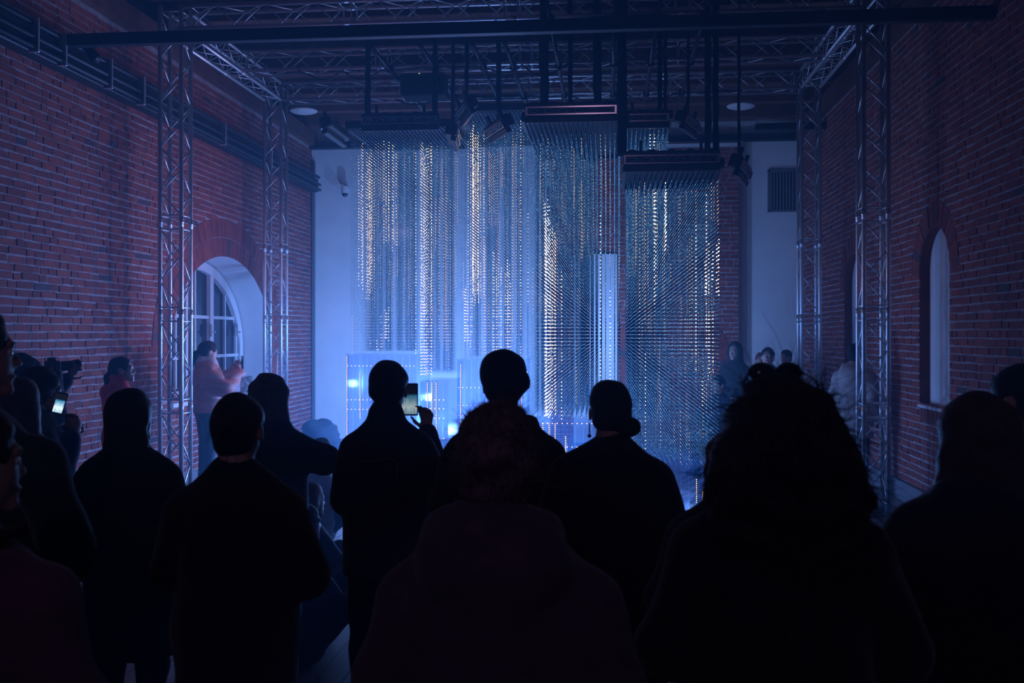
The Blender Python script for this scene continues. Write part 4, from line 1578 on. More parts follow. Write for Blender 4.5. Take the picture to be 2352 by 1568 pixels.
def person(label, px, d, H, yaw=0, head_yaw=0, head_pitch=0, sw=0.18, arms=None, hair='short', hair_col=('black', (0.012, 0.010, 0.010)), top=None, coat=('black', (0.010, 0.010, 0.014)),
           hem=0.72, thick=0.030, trousers=('dark', (0.012, 0.012, 0.018)), skin=None, vox=0.014, cvox=0.016, face=False, hood=False, collar=0.0, amp=0.006, legs=None, quilt=0.0,
           lean=0.0, pos=None, z0=0.0, group=None, belly=1.0, fluff=0, seed=1, hands='down', headscale=1.0, slope=0.0, sit=None, hipw=1.0):
    S = H / 1.72
    sw *= 0.90
    skin = skin or SKIN
    X, Y = pos if pos else at(px, d)
    P = lambda x, y, z: np.array([x * S, y * S + lean * max(0.0, z - 0.9) * S, z * S])
    hipz = 0.92
    if sit is not None:
        dz = sit - 0.92
        P0 = P
        P = lambda x, y, z: P0(x, y, z + dz)
    # joints
    J = {}
    for sgn, n in ((-1, 'L'), (1, 'R')):
        J['sh' + n] = P(sgn * sw, -0.005, 1.33 - slope)
        e, w_ = (sgn * (sw + 0.055), -0.02, 1.13), (sgn * (sw + 0.07), 0.06, 0.89)
        if arms and n in arms:
            e, w_ = arms[n]
        J['el' + n], J['wr' + n] = P(*e), P(*w_)
        J['hip' + n] = P(sgn * 0.09, 0, 0.90)
        k, a = (sgn * 0.10, 0.015, 0.49), (sgn * 0.105, -0.02, 0.085)
        if legs and n in legs:
            k, a = legs[n]
            J['kn' + n], J['an' + n] = np.array(k) * S, np.array(a) * S
        else:
            J['kn' + n], J['an' + n] = P(*k), P(*a)
    pel, chest, nb = P(0, 0, 0.96), P(0, 0.005, 1.30), P(0, -0.02, 1.45)
    hc = P(0, 0.025, 1.605)
    HS = S * headscale
    ya, pi_ = head_yaw, head_pitch
    Hm = np.array(Matrix.Rotation(ya, 3, 'Z') @ Matrix.Rotation(pi_, 3, 'X'))
    hp = lambda x, y, z: hc + Hm @ (np.array([x, y, z]) * HS)
    b = Sdf()
    b.cap(pel, chest, 0.150 * S * belly, 0.160 * S, 0.05, 0.66)
    b.cap(P(-sw + 0.05, -0.005, 1.345 - slope), P(sw - 0.05, -0.005, 1.345 - slope), 0.055 * S, k=0.06)
    b.cap(P(0, -0.02, 1.38), P(0, -0.015, 1.46), 0.09 * S, 0.058 * S, 0.05)
    b.cap(P(-0.05, 0, 0.93), P(0.05, 0, 0.93), 0.125 * S * hipw, k=0.05, flat=0.85)
    b.cap(nb, hp(0, -0.022, -0.045), 0.058 * S, 0.054 * S, 0.04)
    # head
    b.ell(hp(0, -0.014, 0.030), np.array([0.075, 0.097, 0.086]) * HS, 0.03, M3=Hm)
    b.ell(hp(0, 0.030, -0.035), np.array([0.057, 0.062, 0.076]) * HS, 0.03, M3=Hm)
    b.cap(hp(-0.012, 0.075, -0.098), hp(0.012, 0.075, -0.098), 0.018 * HS, k=0.025)
    b.cap(hp(0, 0.087, 0.008), hp(0, 0.106, -0.028), 0.0065 * HS, 0.0098 * HS, 0.012)
    b.cap(hp(-0.011, 0.093, -0.034), hp(0.011, 0.093, -0.034), 0.0075 * HS, k=0.01)
    b.cap(hp(-0.034, 0.080, 0.022), hp(0.034, 0.080, 0.022), 0.012 * HS, k=0.012)
    b.cap(hp(-0.018, 0.086, -0.064), hp(0.018, 0.086, -0.064), 0.0085 * HS, k=0.01)
    for sx in (-1, 1):
        b.ell(hp(sx * 0.078, -0.008, -0.008), np.array([0.011, 0.022, 0.034]) * HS, 0.008, M3=Hm)
        if vox < 0.011:
            b.ell(hp(sx * 0.033, 0.095, 0.002), np.array([0.018, 0.013, 0.010]) * HS, 0.008, sub=True, M3=Hm)
            b.ell(hp(sx * 0.086, -0.002, -0.008), np.array([0.006, 0.010, 0.018]) * HS, 0.006, sub=True, M3=Hm)
    for n in 'LR':
        sh, el, wr = J['sh' + n], J['el' + n], J['wr' + n]
        b.cap(sh, el, 0.052 * S, 0.041 * S, 0.03)
        b.cap(el, wr, 0.041 * S, 0.027 * S, 0.02)
        # hand: palm, four fingers and a thumb
        dr = wr - el
        dr = dr / np.linalg.norm(dr)
        hd = hands.get(n) if isinstance(hands, dict) else None
        if hd:
            dr = np.array(hd[0], float)
            dr /= np.linalg.norm(dr)
        sg = -1 if n == 'L' else 1
        pn = np.array(hd[1], float) if hd else np.array([-sg * 1.0, 0.15, 0])
        pn = pn - dr * (pn @ dr)
        pn /= np.linalg.norm(pn)
        sd = np.cross(dr, pn)
        if (sd @ np.array([0, 1, 0.35])) < 0:
            sd = -sd
        curl = hd[2] if hd else 0.45
        b.cap(wr, wr + dr * 0.075 * S, 0.026 * S, 0.038 * S, 0.015, 0.5, pn)
        fr = max(0.0082 * S, vox * 0.62)
        for i, (off, ln) in enumerate(((0.030, 0.072), (0.010, 0.082), (-0.011, 0.076), (-0.030, 0.060))):
            base = wr + dr * (0.082 - 0.004 * abs(i - 1.3)) * S + sd * off * S * (1.0 + vox * 8)
            d1 = dr * math.cos(curl) + pn * math.sin(curl)
            d2 = dr * math.cos(curl * 2.3) + pn * math.sin(curl * 2.3)
            m_ = base + d1 * ln * 0.52 * S
            b.cap(base, m_, fr * 1.05, fr, 0.005)
            b.cap(m_, m_ + d2 * ln * 0.5 * S, fr, fr * 0.85, 0.004)
        tb = wr + dr * 0.022 * S + sd * 0.030 * S
        t1 = tb + (dr * 0.6 + sd * 0.75 + pn * 0.25) * 0.042 * S
        t2 = t1 + (dr * 0.85 + sd * 0.15 + pn * (0.3 + curl * 0.5)) * 0.032 * S
        b.cap(tb, t1, fr * 1.45, fr * 1.15, 0.008)
        b.cap(t1, t2, fr * 1.15, fr * 0.9, 0.004)
        b.cap(J['hip' + n], J['kn' + n], 0.082 * S * hipw, 0.053 * S, 0.04)
        b.cap(J['kn' + n], J['an' + n], 0.053 * S, 0.036 * S, 0.02)
        fd = np.array([0.12 * (-1 if n == 'L' else 1), 1, 0])
        if legs and n in legs:
            v = J['an' + n] - J['kn' + n]
            v[2] = 0
            if np.linalg.norm(v) > 0.1:
                fd = v / np.linalg.norm(v) if sit is not None else fd
        fd = fd / np.linalg.norm(fd)
        J['fd' + n] = fd
        an = J['an' + n]
        b.cap(an + np.array([0, 0, -0.035]) - fd * 0.03, an + fd * 0.13 * S + np.array([0, 0, -0.045]), 0.034 * S, 0.028 * S, 0.02)
    Fz = build_sdf('person', b, vox, skin, None)
    root = obj('person', mesh('person', Fz[0], Fz[1], skin, smooth=True), None, loc=(X, Y, z0), rot=(0, 0, yaw))
    tag(root, label, 'person', group or 'visitors watching the light installation')
    # ---- clothing
    cm = cloth(*coat)
    t = thick
    c_ = Sdf()
    c_.cap(P(0, 0, 1.0), P(0, 0.0, 1.28), 0.162 * S * belly + t, 0.168 * S + t, 0.05, 0.72)
    for sg_ in (-1, 1):
        c_.cap(P(sg_ * 0.03, -0.012, 1.415), P(sg_ * (sw - 0.02), -0.008, 1.325 - slope), 0.045 * S + t, 0.040 * S + t, k=0.05)
    c_.cap(P(0, -0.02, 1.38), P(0, -0.015, 1.465), 0.10 * S, 0.066 * S, 0.05)
    if sit is None:
        c_.cap(P(-0.04, 0, 0.98), P(-0.05, 0, hem - 0.05), 0.125 * S * belly * hipw + t, 0.13 * S * hipw + t, 0.06, 0.85)
        c_.cap(P(0.04, 0, 0.98), P(0.05, 0, hem - 0.05), 0.125 * S * belly * hipw + t, 0.13 * S * hipw + t, 0.06, 0.85)
    else:
        c_.cap(P(-0.05, 0, 0.93), P(0.05, 0, 0.93), 0.125 * S + t, k=0.05, flat=0.9)
    for n in 'LR':
        sh, el, wr = J['sh' + n], J['el' + n], J['wr' + n]
        c_.cap(sh, el, 0.050 * S + t, 0.046 * S + t * 0.85, 0.035)
        c_.cap(el, el + (wr - el) * 0.97, 0.046 * S + t * 0.85, 0.034 * S + t * 0.55, 0.025)
    if collar:
        c_.cap(P(0, -0.012, 1.44), P(0, -0.008, 1.44 + collar), 0.078 * S, 0.082 * S, 0.015)
    if hood:
        c_.ell(P(0, -0.105, 1.40), np.array([0.155, 0.085, 0.10]) * S * hood, 0.03)
        c_.cap(P(-0.10, -0.045, 1.455), P(0.10, -0.045, 1.455), 0.05 * S * hood, k=0.03)
        c_.cap(P(0, -0.12, 1.36), P(0, -0.13, 1.27), 0.09 * S * hood, 0.045 * S * hood, 0.03, 0.6)
    Fz = build_sdf('coat', c_, cvox, cm, None, amp=amp, seed=seed, zmin=None if sit is not None else hem * S, quilt=quilt)
    obj('coat', mesh('coat', Fz[0], Fz[1], cm, smooth=True), root)
    tm = cloth(*trousers)
    tr_ = Sdf()
    tr_.cap(P(-0.05, 0, 0.93), P(0.05, 0, 0.93), 0.128 * S * hipw + 0.006, k=0.05, flat=0.87)
    for n in 'LR':
        tr_.cap(J['hip' + n], J['kn' + n], 0.086 * S * hipw + 0.008, 0.064 * S + 0.004, 0.04)
        tr_.cap(J['kn' + n], J['an' + n] + np.array([0, 0, 0.02]), 0.064 * S + 0.004, 0.055 * S, 0.03)
    Fz = build_sdf('trousers', tr_, cvox, tm, None, amp=0.004, seed=seed + 9)
    obj('trousers', mesh('trousers', Fz[0], Fz[1], tm, smooth=True), root)
    sm_ = CLOTH.setdefault('shoe', mat('shoe_leather', (0.02, 0.02, 0.022), 0.5))
    for n in 'LR':
        an, fd = J['an' + n], J['fd' + n]
        key = 'shoe'
        if key not in shoe_cache:
            q = Sdf()
            q.cap((0, -0.035, -0.035), (0, 0.15, -0.047), 0.046, 0.036, 0.02).cap((0, -0.03, -0.01), (0, -0.03, 0.05), 0.05, 0.046, 0.02)
            q.cap((-0.01, 0.05, -0.02), (0.01, 0.05, -0.02), 0.044, k=0.03)
            Fz = build_sdf('shoe', q, 0.011, sm_, None, zmin=-0.079)
            shoe_cache[key] = mesh('shoe', Fz[0], Fz[1], sm_, smooth=True)
        so = obj('shoe', shoe_cache[key], root, loc=tuple(an + np.array([0, 0, 0.079 - an[2]]) if an[2] < 0.2 else an), rot=(0, 0, math.atan2(-fd[0], fd[1])))
        so.scale = (S, S, 1)
    # ---- hair
    hm_ = hair_mat(*hair_col)
    q = Sdf()
    sub = Sdf()
    inf = 0.011
    E = lambda c, r, k=0.02: q.ell(hp(*c), np.array(r) * HS, k, M3=Hm)
    if hair != 'none':
        E((0, -0.018, 0.034), (0.075 + inf, 0.097 + inf, 0.086 + inf))
    drop = -0.10
    if hair == 'short':
        E((0, -0.05, -0.03), (0.070, 0.060, 0.055))
    elif hair == 'crop':
        E((0, -0.045, -0.02), (0.068, 0.058, 0.05))
    elif hair == 'tall':
        E((-0.004, -0.010, 0.058), (0.096, 0.104, 0.086))
        E((0.014, -0.015, 0.012), (0.092, 0.092, 0.066))
        E((0, -0.045, -0.03), (0.070, 0.058, 0.055))
    elif hair == 'bob':
        for sx in (-1, 1):
            q.cap(hp(sx * 0.062, -0.03, 0.03), hp(sx * 0.075, -0.035, -0.13), 0.040 * HS, 0.046 * HS, 0.05)
        q.cap(hp(0, -0.06, 0.0), hp(0, -0.065, -0.135), 0.062 * HS, 0.06 * HS, 0.05)
    elif hair == 'long':
        for sx in (-1, 1):
            q.cap(hp(sx * 0.062, -0.03, 0.03), hp(sx * 0.074, -0.05, -0.20), 0.036 * HS, 0.036 * HS, 0.05)
        q.cap(hp(0, -0.055, 0.0), hp(0, -0.085, -0.24), 0.066 * HS, 0.062 * HS, 0.05)
    elif hair == 'ponytail':
        E((0, -0.045, -0.01), (0.07, 0.06, 0.06))
        q.cap(hp(0, -0.105, 0.0), hp(0, -0.135, -0.05), 0.022 * HS, 0.030 * HS, 0.02)
        q.cap(hp(0, -0.135, -0.05), hp(0, -0.165, -0.25), 0.034 * HS, 0.016 * HS, 0.02)
    elif hair == 'bun':
        E((0, -0.05, -0.02), (0.072, 0.062, 0.06))
        q.ell(hp(0.075, -0.072, -0.055), np.array([0.045, 0.045, 0.042]) * HS, 0.015)
    elif hair == 'fluffy':
        E((0, -0.02, 0.03), (0.100, 0.112, 0.100))
        E((0.046, -0.03, -0.025), (0.050, 0.072, 0.06))
        E((-0.046, -0.03, -0.025), (0.050, 0.072, 0.06))
        E((0, -0.055, -0.045), (0.066, 0.05, 0.052))
    elif hair == 'mane':
        E((0, -0.02, 0.05), (0.088, 0.105, 0.085))
        E((0, -0.05, 0.0), (0.125, 0.105, 0.095), 0.06)
        E((0, -0.06, -0.10), (0.165, 0.11, 0.12), 0.07)
        E((0, -0.065, -0.20), (0.165, 0.105, 0.11), 0.07)
        E((0.03, -0.06, -0.28), (0.12, 0.09, 0.09), 0.06)
    elif hair == 'curly':
        E((0, -0.03, 0.02), (0.105, 0.11, 0.10))
        E((0, -0.045, -0.08), (0.105, 0.085, 0.10))
        E((0, -0.05, -0.16), (0.095, 0.07, 0.07))
    if q.p:
        # the face stays free of hair
        q.ell(hp(0, 0.112, -0.020), np.array([0.064, 0.060, 0.105]) * HS, 0.025, sub=True, M3=Hm)
        if hair in ('short', 'crop', 'tall', 'ponytail', 'bun'):
            for sx in (-1, 1):
                q.ell(hp(sx * 0.085, 0.012, -0.03), np.array([0.030, 0.045, 0.045]) * HS, 0.01, sub=True, M3=Hm)
        Fz = build_sdf('hair', q, min(vox, 0.011), hm_, None, amp=0.0035 if hair not in ('mane', 'curly', 'fluffy') else 0.008, seed=seed + 3, ff=2.2)
        V, Fq = Fz
        if fluff:
            rr = np.random.default_rng(seed + 77)
            pick = rr.integers(0, len(V), fluff)
            cen = hp(0, -0.02, 0.0)
            mbx_V, mbx_F = [V], [Fq]
            nV = len(V)
            for i in pick:
                p0 = V[i]
                n_ = p0 - cen
                n_ = n_ / (np.linalg.norm(n_) + 1e-9)
                tdir = np.cross(n_, rr.normal(size=3))
                smooth_ = hair not in ('mane', 'curly', 'fluffy')
                L = (0.015 + 0.035 * rr.random()) * (1.8 if hair in ('mane', 'curly') else 0.6 if hair == 'fluffy' else 1.0)
                pts = [p0 - n_ * 0.01]
                cur = p0.copy()
                dirv = n_ * 0.22 + tdir * 0.25 + np.array([0, 0, -0.75]) if smooth_ else n_ * 0.6 + tdir * 0.5
                for k in range(4):
                    cur = cur + dirv * L / 4
                    dirv = dirv + rr.normal(size=3) * (0.55 if hair in ('mane', 'curly', 'fluffy') else 0.15) + np.array([0, 0, -0.12])
                    pts.append(cur.copy())
                pts = np.array(pts)
                rad = 0.0011 * np.linspace(1, 0.35, len(pts))
                a1 = np.cross(n_, [0.3, 0.2, 1.0])
                a1 /= np.linalg.norm(a1) + 1e-9
                a2 = np.cross(a1, n_)
                ringv = []
                for k in range(len(pts)):
                    for th in (0, 2.094, 4.189):
                        ringv.append(pts[k] + (a1 * math.cos(th) + a2 * math.sin(th)) * rad[k])
                fq = []
                for k in range(len(pts) - 1):
                    for u in range(3):
                        v_ = (u + 1) % 3
                        fq.append((nV + k * 3 + u, nV + k * 3 + v_, nV + k * 3 + 3 + v_, nV + k * 3 + 3 + u))
                mbx_V.append(np.array(ringv))
                mbx_F.append(np.array(fq, dtype=np.int32))
                nV += len(ringv)
            V, Fq = np.concatenate(mbx_V), np.concatenate(mbx_F)
        obj('hair', mesh('hair', V, Fq, hm_, smooth=True), root)
    if face:
        for sx in (-1, 1):
            e = MB().ball((0, 0, 0), 0.0118 * HS, 10, 8)
            n0 = len(e.F)
            e.ball((0, 0.0068 * HS, 0), (0.0056 * HS, 0.0056 * HS, 0.0056 * HS), 8, 6, mi=1)
            o = e.build('eye', [EYEW, EYEB], root, smooth=True, loc=tuple(hp(sx * 0.033, 0.0755, 0.002)))
            o.rotation_euler = (head_pitch, 0, head_yaw)
            br = MB().tube([hp(sx * 0.018, 0.0925, 0.021), hp(sx * 0.036, 0.0885, 0.026), hp(sx * 0.047, 0.081, 0.022)], 0.0022 * HS, 6)
            br.build('eyebrow', [hm_], root, smooth=True)
        MB().tube([hp(-0.024, 0.086, -0.064), hp(-0.010, 0.0945, -0.061), hp(0.010, 0.0945, -0.061), hp(0.024, 0.086, -0.064)], 0.0042 * HS, 6).build('mouth', [LIPS], root, smooth=True)
    root_info = dict(root=root, P=P, hp=hp, J=J, S=S, HS=HS)
    return root_info


def held(o, info):
    """place a separately standing held thing given in the person's local frame"""
    r = info['root']
    o.location = r.matrix_basis @ o.location if False else (Matrix.Rotation(r.rotation_euler.z, 4, 'Z') @ o.location) + r.location
    o.rotation_euler.z += r.rotation_euler.z
    return o


def phone(label, info, c, rot, screen, w=0.074, h=0.155, facing=-1):
    """slab phone; its lit screen looks along local -Y"""
    root = MB().box((-w / 2, -0.004, -h / 2), (w / 2, 0.005, h / 2), bev=0.004).build('phone', [M['black']], loc=Vector(c), rot=rot)
    tag(root, label, 'phone')
    s = MB().add([(-w / 2 + 0.004, -0.0046, -h / 2 + 0.008), (w / 2 - 0.004, -0.0046, -h / 2 + 0.008), (w / 2 - 0.004, -0.0046, h / 2 - 0.008), (-w / 2 + 0.004, -0.0046, h / 2 - 0.008)], [(0, 1, 2, 3)])
    # screen with a tiny depth
    s.box((-w / 2 + 0.004, -0.0050, -h / 2 + 0.008), (w / 2 - 0.004, -0.0044, h / 2 - 0.008))
    s.build('screen', [screen], root)
    b_ = MB()
    for k in range(3):
        b_.tube([(-w / 2 + 0.016, 0.005, h / 2 - 0.02 - k * 0.022), (-w / 2 + 0.016, 0.0075, h / 2 - 0.02 - k * 0.022)], 0.008, 10)
    b_.build('lens', [M['pane']], root)
    if info:
        held(root, info)
    return root


BLK = ('black', (0.009, 0.009, 0.013))
NAVY = ('navy', (0.012, 0.016, 0.040))
GREEN = ('darkgreen', (0.012, 0.030, 0.030))
PURP = ('plum', (0.10, 0.045, 0.07))
BROWNH = ('brown', (0.060, 0.026, 0.016))
FOLD = dict(L=((-0.235, 0.03, 1.12), (-0.06, 0.22, 1.10)), R=((0.235, 0.03, 1.12), (0.06, 0.24, 1.13)))
FRONT = dict(L=((-0.25, 0.02, 1.12), (-0.10, 0.22, 1.02)), R=((0.25, 0.02, 1.12), (0.10, 0.22, 1.02)))
UP = dict(L=((-0.24, 0.10, 1.16), (-0.07, 0.30, 1.36)), R=((0.24, 0.10, 1.16), (0.07, 0.30, 1.36)))

# ---- nearest row
person('tall man at the far left edge in a dark green jumper, arms folded', -78, 2.85, 1.895, yaw=R(-14), head_yaw=R(-34), hair='crop', coat=GREEN, sw=0.262, arms=dict(L=((-0.30, 0.03, 1.12), (-0.06, 0.22, 1.10)), R=((0.315, 0.03, 1.10), (0.06, 0.24, 1.13))), vox=0.008, thick=0.022, face=True, seed=11)
i2 = person('woman at the lower left corner in a plum top with a bag strap', -84, 2.05, 1.665, yaw=R(-6), head_yaw=R(-30), hair='short', coat=PURP, vox=0.009, thick=0.018, face=True, arms=FRONT, sw=0.225, seed=12)
P_ = i2['P']
st = MB().tube([P_(-0.20, -0.04, 1.0), P_(-0.10, -0.165, 1.15), P_(0.03, -0.165, 1.33), P_(0.115, -0.085, 1.465), P_(0.13, 0.02, 1.47)], 0.014, 8)
st.build('bag_strap', [M['strap']], i2['root'], smooth=True)
i13 = person('person in a hooded dusky jacket at the bottom centre, with frizzy pale-edged hair', 1143, 2.15, 1.655, hair='fluffy', hair_col=('frizzy', (0.13, 0.09, 0.10)), coat=('dusk', (0.085, 0.055, 0.075)), hood=1.1, slope=0.05, sw=0.212, thick=0.040, arms=FRONT, fluff=1500, seed=13, amp=0.007, collar=0.03)
i15 = person('woman with a big dark curly mane and sunglasses on her head', 1796, 2.2, 1.715, hair='mane', hair_col=('darkcurl', (0.012, 0.007, 0.008)), coat=BLK, sw=0.19, thick=0.032, fluff=1500, seed=15, arms=FRONT, head_yaw=R(4))
person('woman with chestnut hair in a dark coat with a scarf at the right', 2256, 2.65, 1.66, hair='bob', hair_col=BROWNH, coat=BLK, sw=0.195, thick=0.034, hood=0.8, fluff=250, seed=17, arms=FRONT, head_yaw=R(-12))
person('man at the right edge, mostly cut off, with short dark hair', 2352, 3.4, 1.71, yaw=R(20), head_yaw=R(25), hair='short', coat=NAVY, seed=18, arms=FRONT)
# ---- second row
person('woman with a dark bob and glasses in a high-collared dark coat', 297, 4.1, 1.59, hair='bob', hair_col=('darkbrown', (0.022, 0.012, 0.012)), coat=BLK, collar=0.07, sw=0.185, thick=0.030, hem=0.55, seed=20, fluff=200, head_yaw=R(-20))
person('man with short round dark hair in a black jacket, arms held in front', 542, 3.15, 1.625, hair='short', coat=BLK, sw=0.185, thick=0.030, arms=FOLD, seed=21, fluff=150)
i10 = person('woman with straight pale-streaked hair in a navy coat, left of the light stands', 616, 4.9, 1.625, hair='bob', hair_col=('ashblond', (0.10, 0.085, 0.08)), coat=('navy2', (0.014, 0.024, 0.055)), arms=dict(L=((-0.24, 0.02, 1.12), (-0.10, 0.24, 1.20)), R=((0.285, 0.05, 1.28), (0.10, 0.26, 1.24))), thick=0.032, hem=1.02, hood=0.7, seed=22, fluff=250)
i11 = person('man in a dark jacket filming the lights with his phone raised', 890, 4.3, 1.70, hair='crop', hair_col=('soft', (0.02, 0.016, 0.016)), coat=NAVY, sw=0.162, arms=dict(L=((-0.195, 0.02, 1.13), (-0.05, 0.24, 1.08)), R=((0.225, 0.09, 1.17), (0.115, 0.33, 1.39))), belly=0.94, hands=dict(R=((-0.05, 0.0, 1), (-0.5, -1, 0.1), 0.6), L=((0.8, 0.5, 0.1), (0, -1, 0.2), 0.5)), thick=0.027, vox=0.010, collar=0.05, seed=23, hem=0.80, fluff=250)
phone('black phone held up, filming the lights, screen aglow', None, at(941, 4.585) + (zat(917, 4.585),), (0, 0, R(2)), M['screen'], w=0.078, h=0.150)
P_ = i11['P']
pc = MB().tube([P_(-0.08, -0.172, 1.31), P_(0.06, -0.173, 1.325), P_(0.082, -0.170, 1.30), P_(0.072, -0.172, 1.14)], 0.004, 6)
pc.build('piping', [cloth('piping', (0.05, 0.06, 0.09), 0.4)], i11['root'], smooth=True)
person('slim person with tall swept-up hair, arms folded, before the centre of the lights', 1157, 4.0, 1.735, hair='tall', coat=BLK, sw=0.185, thick=0.028, arms=FOLD, hood=0.75, seed=24, fluff=320)
i14 = person('woman with her hair in a low side bun and an earring, in a dark coat', 1402, 3.75, 1.64, hair='bun', hair_col=('bunbrown', (0.018, 0.010, 0.011)), coat=BLK, sw=0.178, thick=0.042, arms=FOLD, hem=0.45, seed=25, fluff=120)
hp = i14['hp']
MB().tube([hp(-0.082, -0.008, -0.045), hp(-0.083, -0.008, -0.085)], 0.003, 6).ball(hp(-0.083, -0.008, -0.095), 0.008, 8, 5).build('earring', [M['blackmetal']], i14['root'], smooth=True)
person('fair-haired woman half hidden behind the big curly mane', 1690, 3.15, 1.52, hair='bob', hair_col=('fair', (0.26, 0.19, 0.17)), coat=NAVY, seed=26, fluff=200, arms=FRONT)
# ---- left group by the brick wall
i3 = person('photographer with a long lens raised, by the left brick wall', 50, 6.8, 1.685, yaw=R(-35), hair='curly', coat=BLK, arms=dict(L=((-0.20, 0.20, 1.30), (-0.02, 0.33, 1.54)), R=((0.22, 0.14, 1.30), (0.06, 0.20, 1.58))), hands=dict(L=((0.2, 0.5, 0.8), (0.8, 0, 0.2), 0.6), R=((-0.4, 0.3, 0.8), (-0.8, 0.2, 0), 0.6)), seed=30, fluff=150)
cb = empty('camera', i3['root'].location + Matrix.Rotation(R(-35), 3, 'Z') @ Vector((0.0, 0.185, 1.60)), (R(2), 0, R(-27)))
cb.scale = (0.86, 0.86, 0.86)
tag(cb, 'black camera with a long lens, held up by the photographer', 'camera')
MB().box((-0.075, 0.0, -0.05), (0.075, 0.06, 0.05), bev=0.01).box((-0.03, 0.0, 0.045), (0.03, 0.05, 0.075), bev=0.008).build('camera_body', [M['black']], cb)
MB().tube([(0, 0.055, 0), (0, 0.12, 0)], 0.036, 16).tube([(0, 0.12, 0), (0, 0.20, 0)], 0.041, 16).tube([(0, 0.205, 0), (0, 0.26, 0)], 0.043, 16, r2=0.050).build('lens', [M['black']], cb, smooth=False)
MB().tube([(0, 0.20, 0), (0, 0.206, 0)], 0.0425, 16).build('focus_ring', [M['alu']], cb)
person('girl with smooth chestnut hair, half hidden by the tall man', 40, 4.5, 1.62, hair='bob', hair_col=('chestnut', (0.085, 0.030, 0.018)), coat=BLK, seed=31, fluff=200)
i5 = person('woman with dark curly hair in a dark blue jacket filming with a bright phone', 86, 5.25, 1.64, yaw=R(-48), head_yaw=R(-8), head_pitch=R(-8), hair='curly', coat=('denim', (0.016, 0.024, 0.045)), arms=dict(L=((-0.20, 0.06, 1.08), (-0.06, 0.17, 1.36)), R=((0.21, 0.06, 1.06), (0.07, 0.17, 1.34))),
            hands=dict(L=((0.25, 0.2, 0.9), (0.8, -0.3, 0), 0.6), R=((-0.25, 0.2, 0.9), (-0.8, -0.3, 0), 0.6)), vox=0.009, face=True, seed=32, fluff=250)
phone('phone with a blazing bright screen, held near the left brick wall', None, at(138, 5.2) + (zat(926, 5.2),), (R(-14), R(10), R(-4)), M['screen2'], w=0.062, h=0.115)
i6 = person('young woman with a ponytail and a bright red collar, in profile', 275, 8.7, 1.625, yaw=R(-70), head_yaw=R(-4), head_pitch=R(5), hair='ponytail', hair_col=('inky', (0.014, 0.011, 0.013)), coat=('red', (0.90, 0.012, 0.018)), collar=0.085, thick=0.030, hood=0.75, skin=SKINL, vox=0.008, face=True, seed=33, hem=0.8)
i7 = person('woman in a dusty pink puffer jacket filming beside the arched window', 474, 11.55, 1.745, yaw=R(-52), head_yaw=R(2), head_pitch=R(-12), hair='ponytail', hair_col=('tied', (0.02, 0.012, 0.012)), coat=('puffer', (0.55, 0.26, 0.24), 0.6), quilt=0.026, thick=0.040, hem=0.92, trousers=('teal', (0.05, 0.10, 0.13)), amp=0.004, skin=SKINL,
            arms=dict(L=((-0.23, 0.14, 1.20), (-0.05, 0.36, 1.40)), R=((0.24, 0.14, 1.18), (0.04, 0.36, 1.37))), hands=dict(L=((0.25, 0.15, 0.95), (0.8, -0.3, 0), 0.7), R=((-0.25, 0.15, 0.95), (-0.8, -0.3, 0), 0.7)), vox=0.008, cvox=0.012, face=True, seed=34)
P_ = i7['P']
sc_ = Sdf().cap(P_(-0.06, 0.03, 1.455), P_(0.06, 0.03, 1.455), 0.070, k=0.04).cap(P_(0, 0.075, 1.44), P_(0.06, 0.19, 1.24), 0.060, 0.04, 0.03).cap(P_(0, -0.045, 1.485), P_(0, 0.035, 1.475), 0.086, k=0.03)
Fz = build_sdf('scarf', sc_, 0.010, None, None, amp=0.006, seed=4)
obj('scarf', mesh('scarf', Fz[0], Fz[1], cloth('scarf', (0.7, 0.68, 0.72)), smooth=True), i7['root'])
ph = phone('phone held upright by the woman in the pink puffer jacket', i7, (0.0, 0.42, 1.50), (0, 0, R(180 - 10) * 0), M['pane'], w=0.075, h=0.155)
ph.rotation_euler.z += 0
# ---- right group at the back
person('hooded visitor with hands clasped, standing by the white end wall', 1688, 14.5, 1.69, yaw=R(150), hair='none', coat=('olive', (0.045, 0.05, 0.05)), arms=dict(L=((-0.22, 0.02, 1.12), (-0.02, 0.20, 0.98)), R=((0.22, 0.02, 1.12), (0.02, 0.20, 0.98))), hands=dict(L=((0.7, 0.2, -0.5), (0, -1, 0), 0.5), R=((-0.7, 0.2, -0.5), (0, -1, 0), 0.5)), thick=0.034, vox=0.009, face=True, skin=SKINL, seed=40)
ih = bpy.data.objects[[o.name for o in bpy.data.objects if o.get('label', '').startswith('hooded visitor')][0]]
S_ = 1.69 / 1.72
hd_ = Sdf().ell((0, 0.0, 1.63 * S_), np.array([0.115, 0.125, 0.135]) * S_).cap((0, -0.03, 1.55 * S_), (0, -0.03, 1.42 * S_), 0.105, 0.12, 0.05).ell((0, 0.115, 1.60 * S_), np.array([0.075, 0.085, 0.115]) * S_, 0.02, sub=True)
Fz = build_sdf('hood', hd_, 0.011, None, None, amp=0.004, seed=6)
obj('hood', mesh('hood', Fz[0], Fz[1], cloth('olivehood', (0.05, 0.05, 0.05)), smooth=True), ih)
person('visitor seated low at the back, beside the hooded one', 1652, 13.2, 1.66, yaw=R(140), hair='short', coat=('slate', (0.025, 0.03, 0.04)), sit=0.52, legs=dict(L=((-0.12, 0.42, 0.50), (-0.12, 0.40, 0.085)), R=((0.12, 0.42, 0.50), (0.12, 0.40, 0.085))), arms=dict(L=((-0.24, 0.1, 1.15), (-0.1, 0.30, 1.0)), R=((0.24, 0.1, 1.15), (0.1, 0.30, 1.0))), vox=0.012, seed=41)
